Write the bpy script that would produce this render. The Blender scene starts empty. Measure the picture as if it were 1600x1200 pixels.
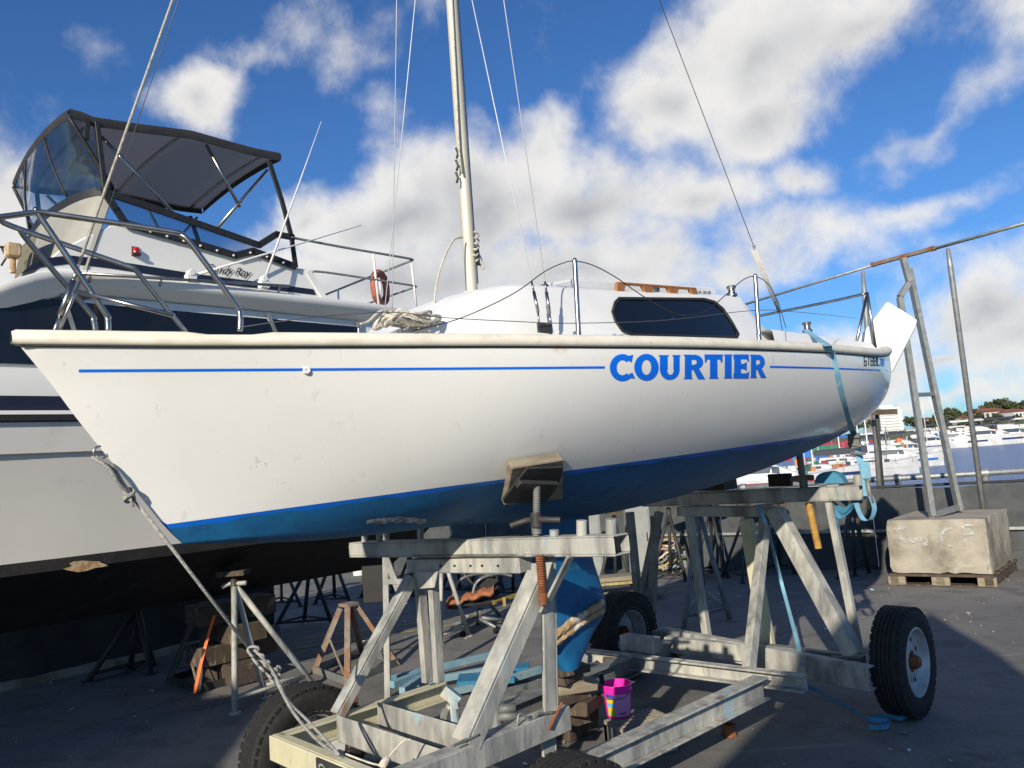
import bpy, bmesh, math, random
import numpy as np
from mathutils import Vector, Matrix
random.seed(7); rng = np.random.default_rng(7)
scene = bpy.context.scene
col = scene.collection
# ---------------------------------------------------------------- camera
F, PITCH, ROLL, H = 1200.0, math.radians(6.0), math.radians(4.2), 1.7
cp, sp, cr, sr = math.cos(PITCH), math.sin(PITCH), math.cos(ROLL), math.sin(ROLL)
cam = bpy.data.cameras.new('camera'); camo = bpy.data.objects.new('camera', cam); col.objects.link(camo)
cam.sensor_width = 36.0; cam.lens = F/1600*36; cam.clip_start = 0.05; cam.clip_end = 4000
R_ = Vector((1, 0, 0)); U_ = Vector((0, -sp, cp)); F_ = Vector((0, cp, sp))
cx = R_*cr - U_*sr; cy = R_*sr + U_*cr; cz = -F_
camo.matrix_world = Matrix(((cx.x, cy.x, cz.x, 0), (cx.y, cy.y, cz.y, 0), (cx.z, cy.z, cz.z, H), (0, 0, 0, 1)))
scene.camera = camo
scene.render.resolution_x, scene.render.resolution_y = 1024, 768
# ---------------------------------------------------------------- sun and sky
SUN_EL = math.radians(23); SUN_AZ = math.radians(22)         # azimuth: to the left of straight behind the camera
S = Vector((-math.sin(SUN_AZ)*math.cos(SUN_EL), -math.cos(SUN_AZ)*math.cos(SUN_EL), math.sin(SUN_EL)))
sun = bpy.data.lights.new('sun', 'SUN'); suno = bpy.data.objects.new('sun', sun); col.objects.link(suno)
sun.energy = 5.0; sun.angle = math.radians(0.55); sun.color = (1.0, 0.90, 0.74)
suno.rotation_euler = (-S).to_track_quat('-Z', 'Y').to_euler()
scene.view_settings.view_transform = 'Standard'; scene.view_settings.look = 'None'
scene.view_settings.exposure = 0.25; scene.view_settings.gamma = 1.0

def ray(px, py):
    dx, dy = px-800, 600-py
    r = dx*cr+dy*sr; u = -dx*sr+dy*cr
    return Vector((r, F*cp-u*sp, F*sp+u*cp))

def build_world():
    w = bpy.data.worlds.new('World'); scene.world = w; w.use_nodes = True
    nt = w.node_tree; nt.nodes.clear(); N = nt.nodes; L = nt.links
    def nd(t, **k):
        n = N.new(t)
        for a, b in k.items(): setattr(n, a, b)
        return n
    def lk(a, b): L.new(a, b)
    def val(sock, x):
        if isinstance(x, (int, float)): sock.default_value = x
        elif isinstance(x, (tuple, list, Vector)): sock.default_value = tuple(x)
        else: lk(x, sock)
    def math_(op, a, b=None, c=None, clamp=False):
        n = nd('ShaderNodeMath', operation=op, use_clamp=clamp); val(n.inputs[0], a)
        if b is not None: val(n.inputs[1], b)
        if c is not None: val(n.inputs[2], c)
        return n.outputs[0]
    def vmath(op, a, b=None, scale=None):
        n = nd('ShaderNodeVectorMath', operation=op); val(n.inputs[0], a)
        if b is not None: val(n.inputs[1], b)
        if scale is not None: val(n.inputs['Scale'], scale)
        return n.outputs['Value'] if op in ('DOT_PRODUCT', 'LENGTH') else n.outputs[0]
    def smooth(x, a, b, lo=0.0, hi=1.0):
        n = nd('ShaderNodeMapRange', interpolation_type='SMOOTHSTEP'); val(n.inputs[0], x)
        n.inputs[1].default_value = a; n.inputs[2].default_value = b; n.inputs[3].default_value = lo; n.inputs[4].default_value = hi
        return n.outputs[0]
    sky = nd('ShaderNodeTexSky', sky_type='NISHITA'); sky.sun_disc = False
    sky.sun_elevation = SUN_EL; sky.sun_rotation = math.atan2(S.x, S.y)
    sky.air_density = 1.0; sky.dust_density = 0.35; sky.ozone_density = 2.2
    tint = nd('ShaderNodeMix', data_type='RGBA', blend_type='MULTIPLY'); tint.inputs[0].default_value = 1.0
    lk(sky.outputs[0], tint.inputs[6]); tint.inputs[7].default_value = (0.64, 1.14, 1.78, 1)
    tc = nd('ShaderNodeTexCoord'); d0 = vmath('NORMALIZE', tc.outputs['Generated'])
    # cloud masses: direction on the sky, half-width, half-height (as tangents), tilt, weight
    blobs = [(1180, 90, .150, .075, -4, 1.0), (1050, 170, .085, .060, 10, .95), (1340, 50, .09, .06, 15, .9), (1200, 180, .11, .05, 10, .9),
             (1470, 190, .12, .030, 26, .62), (1380, 240, .06, .03, 25, .6), (1420, 330, .11, .022, 2, .55), (1240, 285, .05, .04, 20, .72),
             (320, 160, .050, .036, 8, 1.0), (340, 190, .025, .03, 0, .8), (520, 75, .075, .055, 15, .68), (420, 110, .07, .03, 0, .55), (605, 185, .035, .05, 15, .48),
             (140, 50, .09, .05, -20, .38), (600, 340, .13, .050, 12, 1.1), (760, 320, .12, .085, 0, 1.15), (930, 330, .12, .07, -4, 1.05), (470, 340, .05, .03, 30, .9),
             (840, 240, .06, .05, -10, .8), (1080, 330, .09, .05, 0, .95), (620, 440, .30, .06, 2, 1.05), (900, 430, .25, .06, 0, 1.05), (1180, 400, .12, .045, 5, .85),
             (10, 290, .05, .05, 0, .9), (-60, 360, .12, .09, 0, 1.0), (1540, 490, .075, .042, 10, 1.0), (1610, 520, .10, .055, 0, 1.0), (1480, 570, .12, .020, 3, .75), (1500, 625, .22, .016, 2, .62),
             (1330, 590, .10, .05, 0, .8), (1820, 380, .2, .06, 0, .8), (-300, 200, .2, .1, 0, .8), (800, -250, .22, .1, 0, .7), (1750, -100, .16, .09, 0, .8), (100, -200, .2, .08, 0, .7)]
    n1 = nd('ShaderNodeTexNoise'); lk(d0, n1.inputs['Vector'])
    n2 = nd('ShaderNodeTexNoise'); lk(vmath('ADD', d0, (-0.030, 0.0, 0.042)), n2.inputs['Vector'])
    for n_, det in ((n1, 10), (n2, 2)):
        n_.inputs['Scale'].default_value = 5.6; n_.inputs['Detail'].default_value = det; n_.inputs['Roughness'].default_value = 0.60; n_.inputs['Distortion'].default_value = 0.15
    wv = nd('ShaderNodeTexNoise'); lk(d0, wv.inputs['Vector']); wv.inputs['Scale'].default_value = 9; wv.inputs['Detail'].default_value = 6
    dw = vmath('ADD', d0, vmath('SCALE', vmath('SUBTRACT', wv.outputs['Color'], (0.5, 0.5, 0.5)), scale=0.11))
    def masses(dv):
        acc = None
        for px, py, sx, sy, tilt, wt in blobs:
            c = ray(px, py).normalized(); t = math.radians(tilt)+ROLL
            right = Vector((c.y, -c.x, 0)).normalized(); up = right.cross(c)
            r2 = right*math.cos(t)+up*math.sin(t); u2 = up*math.cos(t)-right*math.sin(t)
            mp = nd('ShaderNodeMapping', vector_type='TEXTURE'); lk(dv, mp.inputs['Vector']); mp.inputs['Location'].default_value = tuple(c)
            k = r2.cross(u2); mp.inputs['Rotation'].default_value = Matrix(((r2.x, u2.x, k.x), (r2.y, u2.y, k.y), (r2.z, u2.z, k.z))).to_euler()
            mp.inputs['Scale'].default_value = (1.75*sx, 1.75*sy, 0.5)
            gr = nd('ShaderNodeTexGradient', gradient_type='SPHERICAL'); lk(mp.outputs[0], gr.inputs[0])
            e = math_('MULTIPLY', gr.outputs['Fac'], wt)
            acc = e if acc is None else math_('SMOOTH_MAX', acc, e, 0.12)
        # beyond the part of the sky in view the same broken cloud goes on
        fw = vmath('DOT_PRODUCT', dv, tuple(ray(800, 500).normalized()))
        return math_('ADD', acc, smooth(fw, 0.80, 0.45, 0.0, 0.10))
    ms = masses(dw)
    den = math_('MULTIPLY_ADD', math_('SUBTRACT', n1.outputs['Fac'], 0.5), 1.5, ms)
    den2 = math_('MULTIPLY_ADD', math_('SUBTRACT', n2.outputs['Fac'], 0.5), 0.9, ms)
    cover = smooth(den, 0.20, 0.72)
    thick = smooth(den2, 0.60, 1.25)
    cc = nd('ShaderNodeMix', data_type='RGBA'); lk(thick, cc.inputs[0])
    cc.inputs[6].default_value = (11.6, 11.4, 11.1, 1); cc.inputs[7].default_value = (6.2, 6.35, 6.75, 1)
    up = nd('ShaderNodeSeparateXYZ'); lk(d0, up.inputs[0])
    cov2 = math_('MULTIPLY', cover, smooth(up.outputs[2], -0.02, 0.03), clamp=True)
    cov3 = math_('MULTIPLY', cov2, 0.96)
    bil = vmath('SCALE', cc.outputs[2], scale=smooth(n1.outputs['Fac'], 0.30, 0.70, 0.92, 1.07))
    mx = nd('ShaderNodeMix', data_type='RGBA'); lk(cov3, mx.inputs[0]); lk(tint.outputs[2], mx.inputs[6]); lk(bil, mx.inputs[7])
    bg = nd('ShaderNodeBackground'); bg.inputs[1].default_value = 0.062; lk(mx.outputs[2], bg.inputs[0])
    out = nd('ShaderNodeOutputWorld'); lk(bg.outputs[0], out.inputs[0])
    w.cycles.sampling_method = 'MANUAL'; w.cycles.sample_map_resolution = 512
build_world()

# ---------------------------------------------------------------- places: boat axis u (aft), w (towards the camera), z
UA = Vector((.70711, .70711, 0)); NA = Vector((.70711, -.70711, 0)); WC = 2.86
def W(u, w, z): return UA*u + NA*(w-WC) + Vector((0, 0, z))
def uwz(p): return (p.dot(UA), p.dot(NA)+WC, p.z)
EYE = Vector((0, 0, H))
def PW(px, py, w):
    d = ray(px, py); return EYE + d*((w-WC)/d.dot(NA))
def PU(px, py, u):
    d = ray(px, py); return EYE + d*(u/d.dot(UA))
def PG(px, py, z=0.0):
    d = ray(px, py); return EYE + d*((z-H)/d.z)
def PY(px, py, y):
    d = ray(px, py); return EYE + d*(y/d.y)

# ---------------------------------------------------------------- materials
MATS = {}
def mat(name, c1, c2=None, rough=.5, metal=0.0, scale=6.0, detail=6, lo=.35, hi=.7, stretch=(1, 1, 1), bump=0.0, bscale=40.0,
        c3=None, s3=3.0, lo3=.55, hi3=.7, coat=0.0, rough2=None, trans=0.0, ior=1.45, spec=.5, alpha=1.0, extra=()):
    m = bpy.data.materials.new(name); m.use_nodes = True; MATS[name] = m
    nt = m.node_tree; N = nt.nodes; L = nt.links; b = N['Principled BSDF']
    b.inputs['Roughness'].default_value = rough; b.inputs['Metallic'].default_value = metal
    b.inputs['Coat Weight'].default_value = coat; b.inputs['Transmission Weight'].default_value = trans
    b.inputs['IOR'].default_value = ior; b.inputs['Specular IOR Level'].default_value = spec; b.inputs['Alpha'].default_value = alpha
    tc = N.new('ShaderNodeTexCoord'); mp = N.new('ShaderNodeMapping'); mp.inputs['Scale'].default_value = stretch
    L.new(tc.outputs['Object'], mp.inputs['Vector'])
    def noise(sc, det, ro=.6, st=None):
        n = N.new('ShaderNodeTexNoise'); n.inputs['Scale'].default_value = sc; n.inputs['Detail'].default_value = det; n.inputs['Roughness'].default_value = ro
        q = mp
        if st: q = N.new('ShaderNodeMapping'); q.inputs['Scale'].default_value = st; L.new(tc.outputs['Object'], q.inputs['Vector'])
        L.new(q.outputs[0], n.inputs['Vector']); return n.outputs['Fac']
    def rng_(x, a, c):
        r = N.new('ShaderNodeMapRange'); r.interpolation_type = 'SMOOTHSTEP'; L.new(x, r.inputs[0]); r.inputs[1].default_value = a; r.inputs[2].default_value = c; return r.outputs[0]
    def mix(f, a, c):
        k = N.new('ShaderNodeMix'); k.data_type = 'RGBA'; L.new(f, k.inputs[0])
        for s, x in ((k.inputs[6], a), (k.inputs[7], c)):
            if isinstance(x, tuple): s.default_value = (*x[:3], 1)
            else: L.new(x, s)
        return k.outputs[2]
    b.inputs['Base Color'].default_value = (*c1, 1)
    if c2:
        f = rng_(noise(scale, detail), lo, hi); colr = mix(f, c1, c2)
        if rough2 is not None:
            k = N.new('ShaderNodeMapRange'); L.new(f, k.inputs[0]); k.inputs[3].default_value = rough; k.inputs[4].default_value = rough2; L.new(k.outputs[0], b.inputs['Roughness'])
        if c3: colr = mix(rng_(noise(s3, 8, .65), lo3, hi3), colr, c3)
        for (ce, se, le, he, ste) in extra: colr = mix(rng_(noise(se, 9, .62, ste), le, he), colr, ce)
        L.new(colr, b.inputs['Base Color'])
    if bump:
        bp = N.new('ShaderNodeBump'); bp.inputs['Strength'].default_value = bump; bp.inputs['Distance'].default_value = .01
        L.new(noise(bscale, 6), bp.inputs['Height']); L.new(bp.outputs[0], b.inputs['Normal'])
    return m
def setmat(m, **k):
    b = m.node_tree.nodes['Principled BSDF']
    for a, v in k.items(): b.inputs[a].default_value = v
mat('gelcoat', (.755, .745, .715), (.73, .72, .685), rough=.22, scale=2.2, c3=(.70, .68, .63), s3=3.2, lo3=.58, hi3=.82, coat=.35, bump=.02, bscale=4, extra=(((.66, .64, .59), 26, .60, .74, (1, 1, .06)), ((.55, .53, .49), 9, .665, .715, (1.6, 1.6, .5)), ((.60, .50, .37), 3.1, .66, .80, (1, 1, 1.6)), ((.48, .47, .46), 30, .70, .74, (.35, .35, 2.5))))
mat('gelcoat_white', (.74, .735, .715), (.69, .685, .66), rough=.4, scale=4, c3=(.62, .59, .53), s3=9, lo3=.64, hi3=.8)
mat('strake', (.70, .66, .56), (.60, .56, .46), rough=.55, scale=10, c3=(.30, .27, .22), s3=22, lo3=.62, hi3=.78, stretch=(1, 1, 2), bump=.05)
mat('antifoul', (.003, .085, .215), (.005, .12, .28), rough=.6, scale=4, c3=(.003, .05, .135), s3=7, lo3=.50, hi3=.76, bump=.12, bscale=22, extra=(((.03, .15, .26), 7, .60, .78, (.3, .3, 4)), ((.10, .21, .29), 16, .68, .80, (.4, .4, 3)), ((.16, .20, .22), 30, .72, .78, (.5, .5, 2))))
mat('boot_blue', (.0, .105, .50), (.0, .12, .54), rough=.45, scale=8)
mat('letter_blue', (.0, .14, .74), (.0, .15, .78), rough=.35, scale=8)
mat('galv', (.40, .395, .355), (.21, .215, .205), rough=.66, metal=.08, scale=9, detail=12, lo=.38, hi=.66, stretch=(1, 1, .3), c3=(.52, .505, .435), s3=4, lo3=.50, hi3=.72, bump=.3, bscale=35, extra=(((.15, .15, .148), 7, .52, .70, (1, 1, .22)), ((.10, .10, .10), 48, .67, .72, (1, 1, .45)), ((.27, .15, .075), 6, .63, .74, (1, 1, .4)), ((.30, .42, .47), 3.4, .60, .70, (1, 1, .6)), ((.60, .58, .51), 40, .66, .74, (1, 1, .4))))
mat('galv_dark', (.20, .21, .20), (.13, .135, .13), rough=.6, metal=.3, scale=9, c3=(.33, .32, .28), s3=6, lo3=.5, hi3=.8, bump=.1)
mat('galv_yellow', (.54, .50, .33), (.44, .42, .30), rough=.6, metal=.05, scale=6, c3=(.64, .61, .46), s3=4, lo3=.5, hi3=.7, stretch=(1, 1, .4), bump=.2, extra=(((.22, .21, .17), 14, .62, .76, (1, 1, .3)), ((.34, .20, .09), 6, .66, .76, (1, 1, .5)), ((.60, .52, .10), 9, .66, .74, (1, 1, .2))))
mat('steel_grey', (.30, .31, .30), (.22, .23, .22), rough=.5, metal=.45, scale=14, c3=(.38, .36, .32), s3=8, bump=.06)
mat('stainless', (.42, .41, .385), (.30, .29, .27), rough=.30, metal=1.0, scale=20)
mat('alloy_mast', (.62, .56, .43), (.52, .47, .37), rough=.5, metal=.25, scale=9, stretch=(1, 1, .15), c3=(.38, .34, .27), s3=12, lo3=.6, hi3=.8)
mat('rust', (.22, .075, .028), (.12, .045, .02), rough=.85, scale=22, c3=(.34, .15, .06), s3=12, bump=.3, bscale=60)
mat('rust_steel', (.19, .14, .10), (.25, .23, .20), rough=.75, metal=.15, scale=10, c3=(.26, .11, .045), s3=7, lo3=.48, hi3=.64, bump=.15)
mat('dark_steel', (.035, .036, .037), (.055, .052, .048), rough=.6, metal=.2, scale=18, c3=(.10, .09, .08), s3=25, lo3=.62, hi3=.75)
mat('rubber', (.014, .014, .014), (.024, .023, .022), rough=.85, scale=30, bump=.15, bscale=120)
mat('black_trim', (.012, .013, .015), (.018, .018, .02), rough=.6, scale=30)
mat('black_plate', (.010, .010, .011), (.016, .015, .015), rough=.55, scale=14)
mat('rim_white', (.42, .43, .44), (.30, .30, .30), rough=.5, metal=.2, scale=12, c3=(.25, .12, .06), s3=15, lo3=.62, hi3=.75)
mat('timber', (.27, .23, .165), (.18, .15, .105), rough=.85, scale=5, stretch=(1, 1, 6), detail=10, c3=(.13, .11, .07), s3=9, lo3=.55, hi3=.75, bump=.35, bscale=20)
mat('timber_dark', (.085, .06, .042), (.05, .04, .03), rough=.85, scale=5, stretch=(4, 1, 1), c3=(.24, .20, .15), s3=7, bump=.3, bscale=25)
mat('teak', (.36, .15, .045), (.24, .095, .03), rough=.6, scale=9, stretch=(1, 4, 1), bump=.08)
mat('rot_timber', (.46, .33, .19), (.30, .17, .07), rough=.9, scale=18, c3=(.55, .50, .42), s3=12, lo3=.5, hi3=.62, bump=.9, bscale=30)
def ground_mat():
    m = bpy.data.materials.new('asphalt'); m.use_nodes = True; MATS['asphalt'] = m; nt = m.node_tree; N = nt.nodes; L = nt.links; b = N['Principled BSDF']
    tcn = N.new('ShaderNodeTexCoord')
    def noise(sc, det, ro=.6, stretch=(1, 1, 1), rot=0.0):
        mp = N.new('ShaderNodeMapping'); mp.inputs['Scale'].default_value = stretch; mp.inputs['Rotation'].default_value = (0, 0, rot); L.new(tcn.outputs['Object'], mp.inputs['Vector'])
        n = N.new('ShaderNodeTexNoise'); n.inputs['Scale'].default_value = sc; n.inputs['Detail'].default_value = det; n.inputs['Roughness'].default_value = ro; L.new(mp.outputs[0], n.inputs['Vector']); return n.outputs['Fac']
    def rg(x, a_, c): r = N.new('ShaderNodeMapRange'); r.interpolation_type = 'SMOOTHSTEP'; L.new(x, r.inputs[0]); r.inputs[1].default_value = a_; r.inputs[2].default_value = c; return r.outputs[0]
    def mix(f, a_, c):
        k = N.new('ShaderNodeMix'); k.data_type = 'RGBA'; L.new(f, k.inputs[0])
        for s, x in ((k.inputs[6], a_), (k.inputs[7], c)):
            if isinstance(x, tuple): s.default_value = (*x, 1)
            else: L.new(x, s)
        return k.outputs[2]
    c = mix(rg(noise(.55, 9), .35, .68), (.138, .133, .124), (.195, .187, .174))
    c = mix(rg(noise(3.0, 9, .7), .46, .70), c, (.100, .097, .092))
    c = mix(rg(noise(1.6, 8, .7, (.35, 2.6, 1), .75), .56, .74), c, (.25, .24, .225))
    c = mix(rg(noise(1.1, 6, .6, (1, 1, 1)), .62, .70), c, (.075, .073, .07))
    c = mix(rg(noise(22, 3, .6), .70, .76), c, (.30, .29, .27))
    c = mix(rg(noise(85, 3, .7), .56, .70), c, (.060, .058, .056))
    c = mix(rg(noise(.9, 10, .75), .655, .69), c, (.30, .29, .265))
    wv_ = N.new('ShaderNodeTexNoise'); wv_.inputs['Scale'].default_value = 2.2; wv_.inputs['Detail'].default_value = 5; L.new(tcn.outputs['Object'], wv_.inputs['Vector'])
    ad = N.new('ShaderNodeMix'); ad.data_type = 'RGBA'; ad.blend_type = 'ADD'; ad.inputs[0].default_value = .35; L.new(tcn.outputs['Object'], ad.inputs[6]); L.new(wv_.outputs['Color'], ad.inputs[7])
    vo = N.new('ShaderNodeTexVoronoi'); vo.feature = 'DISTANCE_TO_EDGE'; vo.inputs['Scale'].default_value = .22; L.new(ad.outputs[2], vo.inputs['Vector'])
    mk = N.new('ShaderNodeMath'); mk.operation = 'MULTIPLY'; L.new(rg(vo.outputs['Distance'], .0035, .0005), mk.inputs[0]); L.new(rg(noise(.5, 3), .50, .60), mk.inputs[1]); c = mix(mk.outputs[0], c, (.05, .048, .045))
    L.new(c, b.inputs['Base Color']); b.inputs['Roughness'].default_value = .85
    bp = N.new('ShaderNodeBump'); bp.inputs['Strength'].default_value = .45; bp.inputs['Distance'].default_value = .012; L.new(noise(75, 7, .7), bp.inputs['Height'])
    L.new(bp.outputs[0], b.inputs['Normal'])
ground_mat()
mat('concrete', (.37, .335, .27), (.28, .255, .21), rough=.9, scale=3, detail=12, c3=(.16, .135, .10), s3=2.0, lo3=.44, hi3=.68, bump=.5, bscale=28, extra=(((.13, .11, .085), 5, .60, .75, (1, 1, .35)), ((.12, .115, .11), 45, .68, .73, (1, 1, 1)), ((.30, .18, .09), 2.3, .66, .76, (1, 1, .5))))
mat('window', (.006, .007, .009), rough=.06, spec=.5)
mat('window_dark', (.006, .007, .011), (.010, .011, .015), rough=.05, scale=3, spec=.5)
mat('cruiser_white', (.72, .71, .67), (.68, .67, .63), rough=.35, scale=2, c3=(.56, .54, .49), s3=6, lo3=.62, hi3=.8, coat=.1)
mat('cruiser_hull', (.74, .715, .655), (.70, .675, .62), rough=.4, scale=1.4, c3=(.58, .58, .56), s3=3, lo3=.55, hi3=.8)
mat('navy', (.010, .013, .028), (.014, .017, .034), rough=.4, scale=8)
mat('black_bottom', (.013, .012, .013), (.022, .021, .021), rough=.8, scale=5, c3=(.035, .032, .032), s3=6)
mat('canvas_black', (.020, .020, .023), (.030, .030, .033), rough=.85, scale=12, bump=.1, bscale=200)
mat('canvas_grey', (.19, .195, .23), (.15, .155, .19), rough=.8, scale=4)
mat('wall_cloth', (.035, .037, .040), (.020, .022, .026), rough=.75, scale=2.5, detail=9, c3=(.085, .085, .085), s3=3.5, lo3=.58, hi3=.85, stretch=(1, 1, 2.5), bump=.35, bscale=9)
mat('fence_black', (.055, .060, .063), (.080, .085, .088), rough=.7, spec=.2, scale=4, bump=.2, bscale=12)
mat('red_glass', (.45, .01, .015), rough=.15)
mat('rope_white', (.60, .56, .47), (.40, .37, .30), rough=.9, scale=60, bump=.5, bscale=150)
mat('rope_grey', (.36, .35, .32), (.22, .21, .20), rough=.9, scale=70, bump=.5, bscale=150)
mat('wire', (.16, .16, .165), rough=.45, metal=.8)
mat('wire_white', (.62, .62, .62), rough=.5, metal=.2)
mat('strap_blue', (.20, .42, .55), (.14, .33, .46), rough=.75, scale=12, c3=(.30, .50, .60), s3=7, bump=.1, bscale=150)
mat('strap_cyan', (.05, .22, .34), (.03, .14, .24), rough=.7, scale=10)
mat('orange_tape', (.85, .16, .03), rough=.6)
mat('buoy', (.36, .115, .075), (.28, .09, .06), rough=.75, scale=12, c3=(.42, .20, .15), s3=14)
mat('pink', (.80, .02, .38), (.72, .02, .33), rough=.4, scale=9)
mat('pink_label', (.70, .30, .56), (.62, .28, .52), rough=.5, scale=14)
mat('yellow_paint', (.62, .48, .02), rough=.5); mat('sky_label', (.10, .42, .72), rough=.5); mat('green_label', (.35, .58, .06), rough=.5); mat('navy_label', (.03, .06, .30), rough=.5)
mat('white_plastic', (.72, .71, .68), (.62, .61, .57), rough=.45, scale=9)
mat('grating', (.33, .30, .24), (.22, .20, .16), rough=.8, scale=15)
mat('blue_paint', (.13, .27, .35), (.24, .34, .38), rough=.7, scale=6, c3=(.28, .27, .25), s3=8, lo3=.55, hi3=.7)
mat('blue_dark_paint', (.012, .13, .24), (.02, .16, .28), rough=.6, scale=8)
mat('spray_white', (.52, .52, .51), (.38, .36, .31), rough=.85, scale=14, lo=.42, hi=.62)
mat('faded_orange', (.42, .14, .05), (.22, .10, .06), rough=.85, scale=18, c3=(.12, .08, .06), s3=15, bump=.5, bscale=40)
mat('dull_yellow', (.34, .24, .03), (.22, .16, .04), rough=.7, scale=12); mat('yellow_line', (.42, .34, .12), (.20, .17, .09), rough=.85, scale=12)
mat('red_paint', (.35, .02, .03), rough=.5); mat('dark_text', (.03, .03, .03), rough=.6)
mat('grey_box', (.28, .29, .28), (.22, .23, .22), rough=.7, scale=4)
m = mat('water', (.035, .11, .31), rough=.2, spec=.16)
def clear_vinyl():
    m = bpy.data.materials.new('clear_vinyl'); m.use_nodes = True; MATS['clear_vinyl'] = m
    nt = m.node_tree; nt.nodes.clear(); N = nt.nodes; L = nt.links
    g = N.new('ShaderNodeBsdfGlossy'); g.inputs['Roughness'].default_value = .08; g.inputs['Color'].default_value = (.9, .9, .9, 1)
    t = N.new('ShaderNodeBsdfTransparent'); t.inputs['Color'].default_value = (.50, .55, .62, 1)
    tcn = N.new('ShaderNodeTexCoord'); no = N.new('ShaderNodeTexNoise'); no.inputs['Scale'].default_value = 2.2; no.inputs['Detail'].default_value = 2; no.inputs['Distortion'].default_value = .6
    L.new(tcn.outputs['Object'], no.inputs['Vector'])
    bp = N.new('ShaderNodeBump'); bp.inputs['Strength'].default_value = .35; bp.inputs['Distance'].default_value = .12; L.new(no.outputs['Fac'], bp.inputs['Height']); L.new(bp.outputs[0], g.inputs['Normal'])
    fr = N.new('ShaderNodeFresnel'); fr.inputs['IOR'].default_value = 1.5
    ad = N.new('ShaderNodeMath'); ad.operation = 'ADD'; ad.inputs[1].default_value = .06; L.new(fr.outputs[0], ad.inputs[0])
    mx = N.new('ShaderNodeMixShader'); L.new(ad.outputs[0], mx.inputs[0]); L.new(t.outputs[0], mx.inputs[1]); L.new(g.outputs[0], mx.inputs[2])
    o = N.new('ShaderNodeOutputMaterial'); L.new(mx.outputs[0], o.inputs[0])
clear_vinyl()
def spray_paint():
    m = MATS['spray_white']; nt = m.node_tree; N = nt.nodes; L = nt.links; b = N['Principled BSDF']
    t = N.new('ShaderNodeTexCoord'); n = N.new('ShaderNodeTexNoise'); n.inputs['Scale'].default_value = 38; n.inputs['Detail'].default_value = 7; L.new(t.outputs['Object'], n.inputs['Vector'])
    r = N.new('ShaderNodeMapRange'); r.inputs[1].default_value = .36; r.inputs[2].default_value = .58; r.inputs[3].default_value = .9; r.inputs[4].default_value = .30; L.new(n.outputs['Fac'], r.inputs[0]); L.new(r.outputs[0], b.inputs['Alpha'])
spray_paint()
def canopy_cloth():
    m = bpy.data.materials.new('canopy_cloth'); m.use_nodes = True; MATS['canopy_cloth'] = m; nt = m.node_tree; nt.nodes.clear(); N = nt.nodes; L = nt.links
    d = N.new('ShaderNodeBsdfDiffuse'); d.inputs[0].default_value = (.028, .029, .034, 1); t = N.new('ShaderNodeBsdfTranslucent'); t.inputs[0].default_value = (.135, .137, .15, 1)
    tp = N.new('ShaderNodeBsdfTransparent'); tp.inputs[0].default_value = (.9, .92, 1, 1)
    m1 = N.new('ShaderNodeMixShader'); m1.inputs[0].default_value = .45; L.new(d.outputs[0], m1.inputs[1]); L.new(t.outputs[0], m1.inputs[2])
    m2 = N.new('ShaderNodeMixShader'); m2.inputs[0].default_value = .04; L.new(m1.outputs[0], m2.inputs[1]); L.new(tp.outputs[0], m2.inputs[2])
    o = N.new('ShaderNodeOutputMaterial'); L.new(m2.outputs[0], o.inputs[0])
canopy_cloth()
def water_mat():
    m = MATS['water']; nt = m.node_tree; N = nt.nodes; L = nt.links; b = N['Principled BSDF']
    tcn = N.new('ShaderNodeTexCoord'); mp = N.new('ShaderNodeMapping'); mp.inputs['Scale'].default_value = (.6, 1.0, 1)
    mp.inputs['Rotation'].default_value = (0, 0, .4)
    L.new(tcn.outputs['Object'], mp.inputs['Vector'])
    n1 = N.new('ShaderNodeTexNoise'); n1.inputs['Scale'].default_value = .8; n1.inputs['Detail'].default_value = 7; n1.inputs['Roughness'].default_value = .6
    L.new(mp.outputs[0], n1.inputs['Vector'])
    bp = N.new('ShaderNodeBump'); bp.inputs['Strength'].default_value = 1.0; bp.inputs['Distance'].default_value = 1.6; L.new(n1.outputs['Fac'], bp.inputs['Height'])
    L.new(bp.outputs[0], b.inputs['Normal'])
water_mat()

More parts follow.
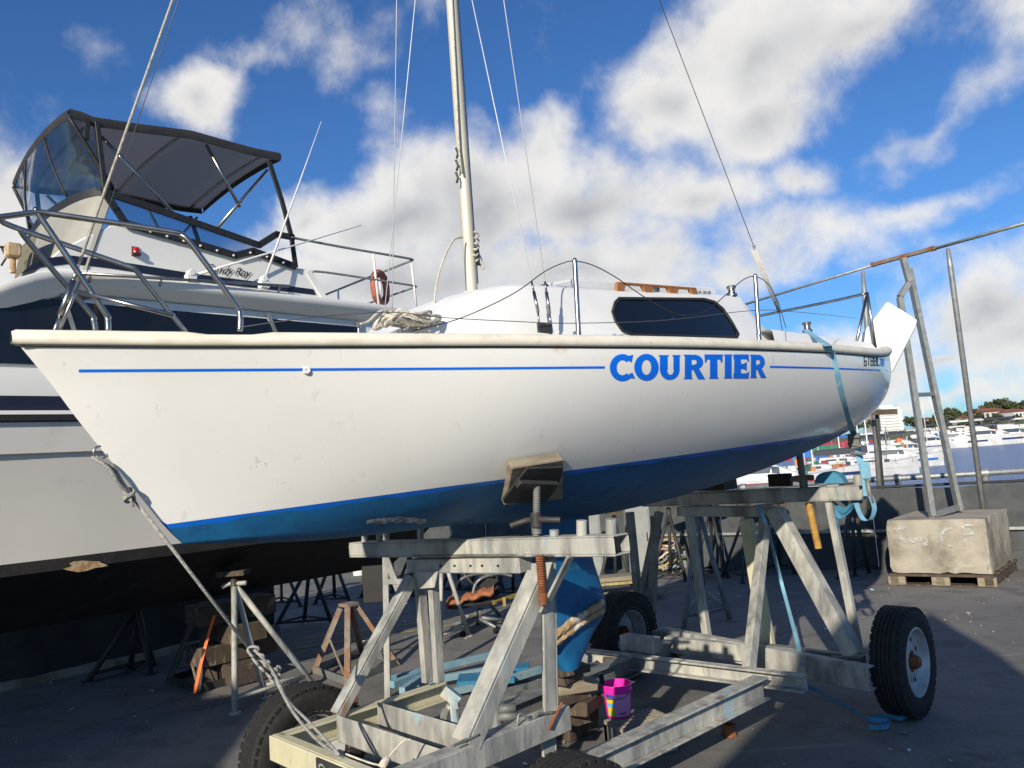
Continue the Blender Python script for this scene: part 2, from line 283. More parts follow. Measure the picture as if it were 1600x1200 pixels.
# ---------------------------------------------------------------- mesh building
class MB:
    def __init__(s): s.v = []; s.f = []; s.m = []
    def add(s, vs, fs, mi=0):
        o = len(s.v); s.v += [Vector(v) for v in vs]; s.f += [tuple(i+o for i in f) for f in fs]; s.m += [mi]*len(fs); return s
    def box(s, c, ax, ay, az, mi=0):          # centre and three half-extent vectors
        c, ax, ay, az = map(Vector, (c, ax, ay, az))
        vs = [c+ax*i+ay*j+az*k for i in (-1, 1) for j in (-1, 1) for k in (-1, 1)]
        fs = [(0, 1, 3, 2), (4, 6, 7, 5), (0, 4, 5, 1), (2, 3, 7, 6), (0, 2, 6, 4), (1, 5, 7, 3)]
        if ax.cross(ay).dot(az) < 0: fs = [f[::-1] for f in fs]
        return s.add(vs, fs, mi)
    def beam(s, a, b, t, h, up=(0, 0, 1), mi=0):  # bar from a to b, t = thickness sideways, h = height along up
        a, b, up = Vector(a), Vector(b), Vector(up); d = b-a; l = d.length; d.normalize()
        sd = d.cross(up)
        if sd.length < 1e-4: sd = d.cross(Vector((1, 0, 0)))
        sd.normalize(); u2 = sd.cross(d)
        return s.box((a+b)/2, d*l/2, sd*t/2, u2*h/2, mi)
    def angle(s, a, b, t, up, side, wall=.010, mi=0):   # L section: flanges along side and along up
        a, b = Vector(a), Vector(b); d = (b-a); l = d.length; d.normalize(); side = Vector(side)
        side = (side-d*side.dot(d)).normalized(); up2 = Vector(up); up2 = (up2-d*up2.dot(d)-side*up2.dot(side)).normalized()
        c = (a+b)/2
        s.box(c-up2*(t/2-wall/2), d*l/2, side*t/2, up2*wall/2, mi)
        s.box(c-side*(t/2-wall/2)+up2*wall/2, d*l/2, side*wall/2, up2*(t/2-wall/2), mi); return s
    def channel(s, a, b, t, h, side, wall=.012, mi=0):  # C section, web vertical, flanges pointing along side
        a, b = Vector(a), Vector(b); d = (b-a); l = d.length; d.normalize(); side = Vector(side); side = (side-d*side.dot(d)).normalized()
        up = side.cross(d)
        if up.z < 0: up = -up
        c = (a+b)/2
        s.box(c-side*(t/2-wall/2), d*l/2, side*wall/2, up*h/2, mi)
        for k in (-1, 1): s.box(c+up*k*(h/2-wall/2)+side*wall/2, d*l/2, side*(t/2-wall/2), up*wall/2, mi)
        return s
    def tube(s, pts, r, n=8, mi=0, cap=True, radii=None):
        pts = [Vector(p) for p in pts]; k = len(pts); base = len(s.v); prev = None
        for i, p in enumerate(pts):
            d = (pts[min(i+1, k-1)]-pts[max(i-1, 0)]).normalized()
            if prev is None:
                x = d.cross(Vector((0, 0, 1)));
                if x.length < .05: x = d.cross(Vector((1, 0, 0)))
            else: x = prev-d*prev.dot(d)
            x.normalize(); prev = x; y = d.cross(x); rr = radii[i] if radii else r
            for j in range(n):
                a = 2*math.pi*j/n; s.v.append(p+x*math.cos(a)*rr+y*math.sin(a)*rr)
        for i in range(k-1):
            for j in range(n):
                j2 = (j+1) % n; s.f.append((base+i*n+j, base+i*n+j2, base+(i+1)*n+j2, base+(i+1)*n+j)); s.m.append(mi)
        if cap:
            s.f.append(tuple(base+j for j in range(n))[::-1]); s.m.append(mi)
            s.f.append(tuple(base+(k-1)*n+j for j in range(n))); s.m.append(mi)
        return s
    def lathe(s, prof, c, ax, n=20, mi=0, closed=False):   # prof: (radius, along)
        c, ax = Vector(c), Vector(ax).normalized(); x = ax.cross(Vector((0, 0, 1)))
        if x.length < .05: x = ax.cross(Vector((1, 0, 0)))
        x.normalize(); y = ax.cross(x); b = len(s.v); k = len(prof)
        for r, h in prof:
            for j in range(n):
                a = 2*math.pi*j/n; s.v.append(c+ax*h+(x*math.cos(a)+y*math.sin(a))*r)
        for i in range(k if closed else k-1):
            i2 = (i+1) % k
            for j in range(n):
                j2 = (j+1) % n; s.f.append((b+i*n+j, b+i*n+j2, b+i2*n+j2, b+i2*n+j)); s.m.append(mi)
        return s
    def grid(s, P, mi=0, flip=False):          # P[i][j] points
        b = len(s.v); k = len(P[0])
        for row in P: s.v += [Vector(p) for p in row]
        for i in range(len(P)-1):
            for j in range(k-1):
                q = (b+i*k+j, b+i*k+j+1, b+(i+1)*k+j+1, b+(i+1)*k+j)
                s.f.append(q[::-1] if flip else q); s.m.append(mi if not callable(mi) else mi(i, j))
        return s
    def prism(s, poly, d, mi=0):               # planar polygon extruded by vector d
        poly = [Vector(p) for p in poly]; d = Vector(d); n = len(poly); b = len(s.v)
        nrm = Vector((0, 0, 0))
        for i in range(n): nrm += (poly[i]-poly[0]).cross(poly[(i+1) % n]-poly[0])
        s.v += poly+[p+d for p in poly]; fl = nrm.dot(d) > 0
        fs = [tuple(b+i for i in range(n))[::-1], tuple(b+n+i for i in range(n))]+[(b+i, b+(i+1) % n, b+n+(i+1) % n, b+n+i) for i in range(n)]
        if not fl: fs = [f[::-1] for f in fs]
        s.f += fs; s.m += [mi]*len(fs); return s
    def build(s, name, mats, parent=None, smooth=False, bevel=0.0, sharp=None):
        me = bpy.data.meshes.new(name)
        off = Vector(parent['_o']) if parent is not None and '_o' in parent else Vector((0, 0, 0))
        me.from_pydata([tuple(v-off) for v in s.v], [], s.f)
        if not isinstance(mats, (list, tuple)): mats = [mats]
        for k in mats: me.materials.append(MATS[k])
        if len(mats) > 1: me.polygons.foreach_set('material_index', s.m)
        if smooth:
            me.polygons.foreach_set('use_smooth', [True]*len(me.polygons))
            if sharp: me.set_sharp_from_angle(angle=math.radians(sharp))
        me.update()
        o = bpy.data.objects.new(name, me); col.objects.link(o)
        if parent is not None:
            o.parent = parent; o['_o'] = tuple(off)
        if bevel:
            bm = o.modifiers.new('bevel', 'BEVEL'); bm.width = bevel; bm.segments = 1; bm.limit_method = 'ANGLE'; bm.angle_limit = math.radians(50)
        return o
def tag(o, label, cat, group=None):
    o['label'] = label; o['category'] = cat
    if group: o['group'] = group
    return o
def thing(name, label, cat, loc=(0, 0, 0), group=None):
    o = bpy.data.objects.new(name, None); col.objects.link(o); o.empty_display_size = .1
    o.location = loc; o['_o'] = tuple(loc); return tag(o, label, cat, group)
def solo(o, loc=None):          # nothing moved: the mesh itself is the thing
    return o
def struct(o): o['kind'] = 'structure'; return o
def lerp(a, b, t): return a+(b-a)*t
def curve(pts, n=8):            # Catmull-Rom through points
    pts = [Vector(p) for p in pts]; out = []
    for i in range(len(pts)-1):
        p0 = pts[max(i-1, 0)]; p1 = pts[i]; p2 = pts[i+1]; p3 = pts[min(i+2, len(pts)-1)]
        for k in range(n):
            t = k/n; out.append(.5*((2*p1)+(p2-p0)*t+(2*p0-5*p1+4*p2-p3)*t*t+(3*p1-p0-3*p2+p3)*t**3))
    out.append(pts[-1]); return out
def hermite(x, y, q):
    x = np.asarray(x, float); y = np.asarray(y, float); q = np.asarray(q, float); m = np.gradient(y, x)
    i = np.clip(np.searchsorted(x, q)-1, 0, len(x)-2); h = x[i+1]-x[i]; t = np.clip((q-x[i])/h, 0, 1)
    return (2*t**3-3*t**2+1)*y[i]+(t**3-2*t**2+t)*h*m[i]+(-2*t**3+3*t**2)*y[i+1]+(t**3-t**2)*h*m[i+1]
X3 = Vector((1, 0, 0)); Y3 = Vector((0, 1, 0)); Z3 = Vector((0, 0, 1))
# ================================================================ SETTING
FA, FD = Vector((4.57, 10.25, 0)), Vector((.872, -.489, 0)).normalized(); FN = Vector((.489, .872, 0)).normalized()   # quay edge line, direction, outward normal
g = MB(); A = FA-FD*40+FN*.25; B = FA+FD*30+FN*.25
P = []
for i in range(61):
    t = i/60; P.append([lerp(A, B, t)-FN*s for s in (0, .5, 1, 2, 3, 4, 5, 6, 7, 8, 9, 10, 12, 14, 18, 26, 40, 70)])
g.grid(P, flip=False); struct(g.build('ground', 'asphalt'))
q = MB(); q.grid([[A, A-Z3*3], [B, B-Z3*3]]); struct(q.build('quay_face', 'concrete'))
wt = MB(); wt.grid([[(-900, -50, -1.25), (-900, 2200, -1.25)], [(2200, -50, -1.25), (2200, 2200, -1.25)]]); wo = struct(wt.build('water', 'water'))
# --- black screened fence along the quay edge
fence = thing('quay_fence', 'long black screened fence with a pale rail running along the quay edge', 'fence', FA)
def FP(t, z, o=0.0): return FA+FD*t+FN*o+Z3*z
segs = list(np.arange(-26, 8.1, 2.0))
for t in segs:
    mb = MB(); mb.beam(FP(t, -.02), FP(t, 1.07), .05, .05, FN); mb.build('post', 'dark_steel', fence)
for a, b in zip(segs[:-1], segs[1:]):
    mb = MB(); P = []
    for i in range(13):
        t = lerp(a+.03, b-.03, i/12); P.append([FP(t, z, .03+.012*math.sin(t*9+z*3)+.006*math.sin(t*23)) for z in (.50, .62, .78, .92, 1.03+.012*math.sin(t*5))])
    mb.grid(P); mb.build('screen_panel', 'fence_black', fence, smooth=True)
for a, b in zip(segs[:-1], segs[1:]):
    for k in range(4):
        mb = MB(); z = .058+.118*k; mb.beam(FP(a+.03, z, .03+.008*(k % 2)), FP(b-.03, z, .03+.008*(k % 2)), .02, .124); mb.build('slat', 'fence_black', fence)
mb = MB(); mb.beam(FP(-26, .50, -.02), FP(8, .50, -.02), .03, .035); mb.build('rail', 'steel_grey', fence)
mb = MB(); mb.tube([FP(-26, 1.06, .03), FP(8, 1.06, .03)], .018, 8); mb.build('rail', 'dark_steel', fence, smooth=True)
# --- pipe handrail of the pontoon beyond
pr = thing('pontoon_handrail', 'grey pipe handrail over the water just beyond the black fence', 'handrail', FA+FN*2.5-Z3*1.25)
a, b = PY(1360, 750, 13.2), PY(1640, 733, 12.0); d = (b-a); a = a-d*1.2; b = b+d*.8
mb = MB(); mb.tube([a, b], .045, 10); mb.build('rail', 'steel_grey', pr, smooth=True)
for t in (.12, .30, .455, .62, .80, .95):
    p = lerp(a, b, t); mb = MB(); mb.tube([p, Vector((p.x, p.y, -1.3))], .05, 10); mb.lathe([(.075, -.05), (.075, .05)], p, d, 10); mb.build('post', 'steel_grey', pr, smooth=True)
# --- dark cloth wall on the left behind the cruiser
wall = thing('cloth_wall', 'low wall hung with stained black cloth behind the motor cruiser stands', 'wall', W(2, -5.8, 0))
cols = np.linspace(-4, 4.4, 8)
for i in range(len(cols)-1):
    mb = MB(); P = []
    for u in np.linspace(cols[i], cols[i+1], 16):
        P.append([W(u, -5.78+.03*math.sin(u*7+z*2)+.02*math.sin(u*17+z*5)+.05*(1.1-z), z) for z in np.linspace(.015, 1.15, 10)])
    mb.grid(P, flip=True); mb.build('cloth_panel', 'wall_cloth', wall, smooth=True)
mb = MB(); mb.beam(W(-4, -5.70, .03), W(4.4, -5.70, .03), .16, .06); mb.build('kerb', 'concrete', wall)
# --- worn yellow lines painted on the yard
for (x0, y0, x1, y1) in ((640, 975, 800, 952), (660, 984, 805, 962)):
    a, b = PG(x0, y0), PG(x1, y1); mb = MB(); d = (b-a).normalized(); s = Vector((-d.y, d.x, 0))*.03; a = a-d*2.5; b = b+d*2.5
    mb.v += [a-s+Z3*.004, b-s+Z3*.004, b+s+Z3*.004, a+s+Z3*.004]; mb.f.append((0, 1, 2, 3)); mb.m.append(0); struct(mb.build('painted_line', 'yellow_line'))
# --- far shore
mat('far_trees', (.045, .060, .022), (.075, .085, .035), rough=.9, scale=.9, c3=(.024, .034, .016), s3=.35, lo3=.45, hi3=.65)
mat('far_tree_light', (.075, .085, .04), (.10, .105, .05), rough=.9, scale=.9, c3=(.035, .045, .02), s3=.35, lo3=.45, hi3=.65)
mat('far_ground', (.12, .13, .07), (.09, .10, .05), rough=.9, scale=.1)
mat('roof_tile', (.26, .085, .05), (.20, .07, .045), rough=.85, scale=.8)
mat('render_cream', (.52, .47, .39), (.46, .42, .35), rough=.85, scale=.3); mat('render_white', (.68, .67, .64), (.62, .61, .58), rough=.8, scale=.3)
mat('far_glass', (.045, .06, .08), rough=.25)
mat('trunk', (.10, .075, .05), rough=.9)
hl = MB(); P = []
for i in range(90):
    az = math.radians(lerp(-45, 62, i/89)); row = []
    for k, dist in enumerate((185, 200, 225, 260, 320, 420, 700)):
        zh = (-1.3, .3, 2.5, 5.0, 8.0, 9.0, 4)[k]*(1.0+.35*math.sin(az*9)+.25*math.sin(az*23+1))*(1.0 if math.degrees(az) > 24 else .65) if k else -1.4
        row.append(Vector((math.sin(az)*dist*1.0, math.cos(az)*dist, zh)))
    P.append(row)
hl.grid(P, flip=True); struct(hl.build('far_shore', 'far_ground', smooth=True))
def tree_mesh(seed, matn):
    r2 = random.Random(seed); crown = MB(); nclump = 34
    cl = []
    for k in range(nclump):
        a = r2.uniform(0, 6.28); rr = math.sqrt(r2.random())*.5; z = r2.uniform(.32, .95); rr *= math.sin(min(1, (1.08-z)/.55)*1.57)
        cl.append((Vector((math.cos(a)*rr, math.sin(a)*rr, z)), r2.uniform(.09, .17)))
    for c, rad in cl:
        for q in range(26):
            d = Vector((r2.gauss(0, 1), r2.gauss(0, 1), r2.gauss(0, .8))).normalized()*rad*r2.uniform(.6, 1.05); p = c+d; s = r2.uniform(.03, .055)
            t1 = Vector((r2.gauss(0, 1), r2.gauss(0, 1), r2.gauss(0, 1))).normalized(); t2 = t1.cross(d).normalized() if t1.cross(d).length > 1e-5 else X3
            crown.v += [p-t1*s-t2*s, p+t1*s-t2*s*.7, p+t1*s*.8+t2*s, p-t1*s*.9+t2*s*.9]; b = len(crown.v)-4; crown.f.append((b, b+1, b+2, b+3)); crown.m.append(0)
    tr = MB(); tr.tube([(0, 0, -.05), (.01, 0, .25), (.0, .01, .6)], .03, 6, radii=[.035, .025, .012])
    for k in range(5):
        a = k*1.3; tr.tube([(0, 0, .28), (math.cos(a)*.15, math.sin(a)*.15, .5), (math.cos(a)*.28, math.sin(a)*.28, .68)], .01, 5, radii=[.015, .011, .006])
    t = thing('shore_tree', 'x', 'tree', (0, 0, 0), 'trees on the far shore'); crown.build('crown', matn, t); tr.build('trunk', 'trunk', t, smooth=True); return t
def copy_tree(o, parent=None):
    c = o.copy(); col.objects.link(c); c.parent = parent
    for ch in list(o.children): copy_tree(ch, c)
    return c
protos = [tree_mesh(3, 'far_trees'), tree_mesh(5, 'far_tree_light'), tree_mesh(9, 'far_trees')]
used = [False]*3
TREES = {}; ORD = 'first second third fourth fifth sixth seventh eighth ninth tenth eleventh twelfth thirteenth fourteenth fifteenth sixteenth'.split()
tspec = []   # px, base y, top y, distance, kind, width factor
for px, by, ty, dist in ((1362, 668, 656, 210), (1350, 670, 660, 205), (1336, 672, 661, 200), (1322, 673, 663, 200), (1310, 674, 665, 205), (1418, 662, 651, 205), (1428, 668, 652, 190), (1441, 672, 654, 190), (1436, 668, 655, 200), (1452, 672, 658, 188), (1462, 670, 656, 192),
                         (1472, 666, 645, 200), (1487, 662, 638, 210), (1500, 660, 645, 215), (1512, 657, 643, 225), (1524, 655, 640, 235), (1536, 652, 635, 245), (1548, 650, 629, 255), (1560, 648, 625, 260), (1572, 646, 624, 262), (1584, 646, 628, 262),
                         (1594, 648, 630, 258), (1606, 646, 626, 255), (1530, 660, 646, 205), (1558, 658, 647, 205), (1520, 664, 652, 195), (1545, 662, 652, 195), (1590, 660, 648, 200), (1625, 650, 628, 230), (1645, 655, 632, 220),
                         (1290, 676, 668, 200), (1270, 678, 669, 205), (1250, 680, 671, 200), (1478, 674, 660, 185), (1506, 668, 655, 190)):
    tspec.append((px, by, ty, dist))
for k, (px, by, ty, dist) in enumerate(tspec):
    q = k % 3; o = protos[q] if not used[q] else copy_tree(protos[q]); used[q] = True
    b = PY(px, by, dist); t = PY(px, ty, dist); h = (t.z-b.z)*1.15; o.location = (b.x, b.y, b.z-h*.1); s = random.uniform(.95, 1.5)
    o.scale = (h*s, h*s, h); o.rotation_euler = (0, 0, random.uniform(0, 6))
    side = 'beside the pale apartment block' if px < 1440 else ('along the water behind the moored boats' if by > 655 else 'on the skyline among the houses')
    o['group'] = 'trees on the far shore'; TREES.setdefault(side, []).append((px, o))
for side, lst in TREES.items():
    for k, (px, o) in enumerate(sorted(lst, key=lambda q: q[0])): o['label'] = '%s green tree from the left %s, far shore' % (ORD[k], side)
# apartment block
def far_box(px0, px1, ytop, ybase, dist, depth):
    a = PY(px0, ybase, dist); b = PY(px1, ybase, dist); t = PY((px0+px1)/2, ytop, dist); return a, b, t.z
a, b, zt = far_box(1373, 1409, 638, 668, 235, 14); zb = min(a.z, b.z)-1
ap = thing('apartment_block', 'pale multi storey apartment block with balconies on the far shore', 'building', (a+b)/2)
ex = (b-a); ex.z = 0; wdt = ex.length; ex.normalize(); ey = Vector((-ex.y, ex.x, 0)); ctr = (a+b)/2; ctr.z = zb
mb = MB(); hh = zt-zb; mb.box(ctr+Z3*hh/2+ey*5, ex*wdt/2*.82, ey*5, Z3*hh/2); mb.build('wall', 'render_cream', ap)
nfl = 8
for k in range(nfl):
    z = hh*(k+.15)/nfl
    mb = MB(); mb.box(ctr+Z3*(z+.12)-ey*.7, ex*wdt/2*(.98 if k < nfl-1 else .8), ey*.75, Z3*.14); mb.build('floor_slab', 'render_white', ap)
    mb = MB(); mb.box(ctr+Z3*(z+.62)-ey*1.4, ex*wdt/2*(.98 if k < nfl-1 else .8), ey*.05, Z3*.24); mb.build('balcony', 'render_white', ap)
    for j in range(4):
        x = (-.6+.4*j)*wdt/2; wn_ = MB(); wn_.box(ctr+Z3*(z+hh/nfl*.55)-ey*.06+ex*x, ex*wdt*.085, ey*.05, Z3*hh/nfl*.36); wn_.build('window', 'far_glass', ap)
mb = MB(); mb.box(ctr+Z3*(hh+.4)+ey*4, ex*wdt*.30, ey*3, Z3*.7); mb.build('roof', 'render_white', ap)
def house(px0, px1, ytop, yeave, ybase, dist, wallm, label):
    a = PY(px0, ybase, dist); b = PY(px1, ybase, dist); ze = PY((px0+px1)/2, yeave, dist).z; zt = PY((px0+px1)/2, ytop, dist).z
    ctr = (a+b)/2; zb = ctr.z-2; ctr.z = 0; ex = (b-a); ex.z = 0; w2 = ex.length/2; ex.normalize(); ey = Vector((-ex.y, ex.x, 0))
    h_ = thing('house', label, 'house', Vector((ctr.x, ctr.y, zb)))
    mb = MB(); mb.box(ctr+Z3*(zb+ze)/2+ey*4, ex*w2*.93, ey*4, Z3*(ze-zb)/2); mb.build('wall', wallm, h_)
    mb = MB(); e0 = [ctr+ex*sx*w2+ey*y+Z3*ze for sx, y in ((-1, -.6), (1, -.6), (1, 8.6), (-1, 8.6))]; r0, r1 = ctr-ex*w2*.5+ey*4+Z3*zt, ctr+ex*w2*.5+ey*4+Z3*zt
    mb.add(e0+[r0, r1], [(0, 1, 5, 4), (1, 2, 5), (2, 3, 4, 5), (3, 0, 4), (3, 2, 1, 0)]); mb.build('roof', 'roof_tile' if wallm != 'render_white' else 'roof_tile', h_)
    for j in range(4):
        x = (-.66+.44*j)*w2; mb = MB(); mb.box(ctr+ex*x-ey*.08+Z3*(ze-1.3), ex*w2*.11, ey*.06, Z3*.75); mb.build('window', 'far_glass', h_)
house(1536, 1576, 636, 642, 648, 230, 'render_cream', 'wide far house with a red tiled roof on the wooded skyline')
house(1584, 1612, 637, 642, 650, 215, 'render_white', 'white far house with a red roof near the right edge')
house(1503, 1522, 648, 652, 658, 205, 'render_cream', 'small cream house half hidden by shore trees left of the red roofed house')
house(1450, 1466, 651, 654, 660, 200, 'render_white', 'small white house by the water between the gantry legs')
# --- moored boats
mat('boat_white', (.60, .60, .59), (.48, .48, .47), rough=.5, scale=.8, c3=(.30, .31, .33), s3=1.4, lo3=.6, hi3=.75); mat('cover_blue', (.02, .12, .45), rough=.7); mat('cover_red', (.25, .02, .04), rough=.7); mat('cover_green', (.02, .13, .08), rough=.7)
mat('cover_dark', (.03, .035, .05), rough=.7); mat('hull_navy', (.02, .04, .12), rough=.4)
def moored(px, py, dist, length, ang, kind, label, cover='cover_blue', stripe='cover_blue', mast_h=0):
    p = PY(px, py, dist); sc = 1.0; base = Vector((p.x, p.y, -1.25)); t = thing('moored_boat', label, 'boat', base, 'boats moored in the marina')
    f = Vector((math.cos(ang), math.sin(ang), 0)); s = Vector((-f.y, f.x, 0)); L2 = length; bm_ = length*.155; fb = length*.115
    def T(x, y, z): return base+f*x*L2+s*y*bm_+Z3*z*fb
    st_ = [(-.5, .82, .95), (-.3, .95, .93), (0, 1.0, 1.0), (.2, .88, 1.08), (.36, .6, 1.18), (.46, .28, 1.28), (.52, .0, 1.36)]
    mb = MB(); mb.grid([[T(x, -b*.75, -.15), T(x, -b*.92, .45), T(x, -b, z), T(x, 0, z*1.03), T(x, b, z), T(x, b*.92, .45), T(x, b*.75, -.15)] for x, b, z in st_]); mb.grid([[T(-.5, -.6, -.15), T(-.5, -.82, .95)], [T(-.5, .6, -.15), T(-.5, .82, .95)]]); mb.build('hull', 'boat_white', t, smooth=True, sharp=40)
    mb = MB()
    for sgn in (-1, 1): mb.grid([[T(x, sgn*(b*.955+.012), .58), T(x, sgn*(b*.985+.012), .8)] for x, b, z in st_[:-1]])
    mb.build('stripe', stripe, t)
    def loft(secs, name, m_, par=t): 
        mb = MB(); mb.grid([[T(x, -b0, z0), T(x, -b1, z1), T(x, 0, z1*1.04), T(x, b1, z1), T(x, b0, z0)] for x, b0, z0, b1, z1 in secs])
        for q in (0, -1):
            x, b0, z0, b1, z1 = secs[q]; mb.add([T(x, -b0, z0), T(x, -b1, z1), T(x, b1, z1), T(x, b0, z0)], [(0, 1, 2, 3)])
        return mb.build(name, m_, par)
    if kind == 'cruiser':
        c = loft([(-.35, .78, .95, .72, 2.0), (.05, .78, 1.0, .68, 2.0), (.22, .7, 1.05, .5, 1.35), (.3, .5, 1.1, .4, 1.15)], 'cabin', 'boat_white')
        loft([(-.36, .74, 1.4, .735, 1.85), (.04, .74, 1.4, .705, 1.85), (.11, .72, 1.35, .66, 1.75)], 'window', 'far_glass', c)
        loft([(-.38, .7, 2.03, .66, 2.45), (-.05, .66, 2.03, .55, 2.4), (.04, .5, 2.03, .45, 2.15)], 'flybridge', 'boat_white')
        loft([(-.45, .7, 3.15, .66, 3.3), (-.02, .66, 3.15, .6, 3.28)], 'canopy', cover)
        mb = MB()
        for x, y in ((-.42, .62), (-.42, -.62), (-.05, .58), (-.05, -.58)): mb.tube([T(x, y, 2.2), T(x, y, 3.2)], .03, 5)
        mb.build('canopy_frame', 'steel_grey', t)['kind'] = 'stuff'
    else:
        c = loft([(-.12, .5, .95, .42, 1.45), (.18, .45, 1.0, .36, 1.4), (.3, .3, 1.1, .2, 1.15)], 'cabin', 'boat_white')
        loft([(-.06, .475, 1.15, .455, 1.32), (.14, .455, 1.15, .425, 1.32)], 'window', 'far_glass', c)
        loft([(-.40, .12, 2.0, .06, 2.35), (.08, .14, 2.0, .06, 2.5)], 'sail_cover', cover)
        mb = MB(); mb.tube([T(.09, 0, 1.2), T(.09, 0, 1.2)+Z3*(mast_h or length*1.15)], .06, 6); mb.tube([T(-.42, 0, 2.0), T(.09, 0, 2.0)], .05, 6); mb.build('mast', 'wire_white', t)
        mb = MB()
        for x in (-.48, -.3, .1, .3, .46):
            for sg in (-1, 1): mb.tube([T(x, sg*(.75 if abs(x) < .4 else .3), .95), T(x, sg*(.75 if abs(x) < .4 else .3), 1.55)], .02, 4)
        mb.build('guard_rail', 'steel_grey', t)['kind'] = 'stuff'
    rm_ = random.Random(int(px*7+py)); cols = ['cover_blue', 'cover_red', 'cover_dark', 'cover_green', 'teak', 'orange_tape', 'far_glass', 'cover_dark', 'cover_blue', 'render_cream']
    for q in range(9):
        x, y = rm_.uniform(-.46, .34), rm_.uniform(-.6, .6); z = 1.0 if kind != 'cruiser' or x < -.36 or x > .2 else 2.05
        s1, s2, s3 = rm_.uniform(.10, .3), rm_.uniform(.1, .25), rm_.uniform(.08, .28); mb = MB(); ctr_ = T(x, y, z)+Z3*s3; mb.box(ctr_, f*s1, s*s2, Z3*s3); mb.build('deck_gear', rm_.choice(cols), t)
    for q in range(3):
        x = rm_.uniform(-.45, .3); mb = MB(); p_ = T(x, rm_.uniform(-.7, .7), 1.0); mb.tube([p_, p_+Z3*rm_.uniform(1.2, 3.2)+f*rm_.uniform(-.3, .3)], .035, 5); mb.build('pole', 'wire_white' if q % 2 else 'steel_grey', t)
    return t
moored(1396, 723, 74, 8.2, -.35, 'cruiser', 'moored white motor boat with bright blue side stripe nearest the open water', 'cover_dark', 'cover_blue')
moored(1384, 699, 92, 9.5, -.2, 'cruiser', 'moored cruiser with enclosed bridge below the apartment block', 'boat_white', 'hull_navy')
moored(1340, 708, 86, 9.0, -.15, 'cruiser', 'moored cruiser under a blue canopy left of the black pole', 'cover_blue', 'cover_blue')
moored(1330, 718, 78, 10, -.2, 'yacht', 'moored white yacht with a long red sail cover', 'cover_red', 'cover_red', 8)
moored(1300, 730, 70, 9.0, -.25, 'yacht', 'moored white yacht with a green sail cover beside the sailboat stern', 'cover_green', 'hull_navy', 8)
moored(1345, 738, 62, 8.2, -.25, 'yacht', 'moored cluttered white yacht nearest the blue ratchet strap', 'cover_dark', 'boat_white', 7)
moored(1255, 748, 55, 8.5, -.2, 'yacht', 'moored white yacht with a blue sail cover below the sailboat stern', 'cover_blue', 'hull_navy', 7)
moored(1195, 762, 48, 8.2, -.25, 'cruiser', 'moored white boat with a red side stripe just above the rear trailer beam', 'cover_dark', 'cover_red')
moored(1420, 712, 98, 9.0, -.3, 'cruiser', 'moored white cruiser whose bow shows beside the gantry leg', 'cover_dark', 'boat_white')
for k, (px, py, L_, kind, cv, lab) in enumerate(((1462, 688, 12, 'cruiser', 'boat_white', 'far moored white cruiser between the two gantry legs'), (1488, 686, 14, 'cruiser', 'cover_dark', 'far moored cruiser with dark canopy right of the gantry legs'), (1512, 685, 12, 'cruiser', 'boat_white', 'far moored all white cruiser left of the slim post'),
        (1540, 683, 15, 'cruiser', 'boat_white', 'large far moored white cruiser right of the slim post'), (1564, 682, 12, 'cruiser', 'cover_dark', 'far moored white cruiser with dark canopy in the row below the red roof'), (1590, 680, 15, 'cruiser', 'cover_dark', 'far moored dark topped cruiser at the right edge'), (1618, 679, 14, 'cruiser', 'boat_white', 'far moored white cruiser cut by the right edge'),
        (1442, 690, 9, 'yacht', 'cover_dark', 'far moored small white yacht hidden behind the gantry leg'))):
    moored(px, py, 150, L_*.9, random.uniform(-.9, -.3), kind, lab, cv, 'hull_navy' if k % 2 else 'boat_white')
jt = MB(); a, b = PG(1432, 692, -1.0), PG(1660, 680, -1.0); jt.beam(a, b, 2.0, .3); struct(jt.build('jetty', 'concrete'))
# ================================================================ SAILBOAT
HP = dict(bm=1.1103, bt=.7603, pk=.7005, e=2.2905, p=(1.35, 1.8506, 1.5153, 3.0465), q=(1.05, 1.6911, 2.0162, 2.6817), z0=1.5452, c=.0435)
KU = [1.12, 1.6, 2.4, 3.3, 4.2, 5.2, 6.2]; KZ = [1.503, 1.4555, 1.4339, 1.3845, 1.4504, 1.6127, 1.8136]
SU = [.6, 1, 1.5, 2.2, 3.2, 4.2, 5.2, 6.2]; SZ = [2.208, 2.1874, 2.1735, 2.1679, 2.177, 2.1959, 2.229, 2.3519]
STU = [.605, .701, .778, .856, .971, 1.047, 1.085, 1.12]; STZ = [2.215, 2.084, 1.964, 1.853, 1.694, 1.586, 1.54, 1.503]
def h_b(u):
    s = (u-.60)/5.6; pk = HP['pk']
    if s < pk: return HP['bm']*(1-max(0, min(1, 1-s/pk))**HP['e'])
    return HP['bm']-(HP['bm']-HP['bt'])*min(1, (s-pk)/(1-pk))**2
def h_zs(u): return float(hermite(SU, SZ, u))
def h_zk(u): return float(np.interp(u, STU, STZ)) if u < 1.12 else float(hermite(KU, KZ, u))
def h_pq(u):
    s = (u-.60)/5.6; return float(hermite([0, .18, .5, 1], HP['p'], s)), float(hermite([0, .18, .5, 1], HP['q'], s))
_TU = np.linspace(.6, 6.2, 1121); _TAB = [(h_b(u), h_zs(u), h_zk(u), *h_pq(u)) for u in _TU]
def hull_w0(u, z):
    if u < .6 or u >= 6.2: return -9
    x = (u-.6)*200; i = int(x); x -= i; A, B = _TAB[i], _TAB[i+1]
    b, zs, zk, p, q = [A[k]+(B[k]-A[k])*x for k in range(5)]; v = (zs-z)/(zs-zk+1e-6)
    if v < 0: v = 0
    if v >= 1: return -.001
    return b*(1-v**p)**(1/q)
U1 = 2.3; _KI = [(u, h_zk(u)) for u in np.linspace(1.12, U1, 60)]
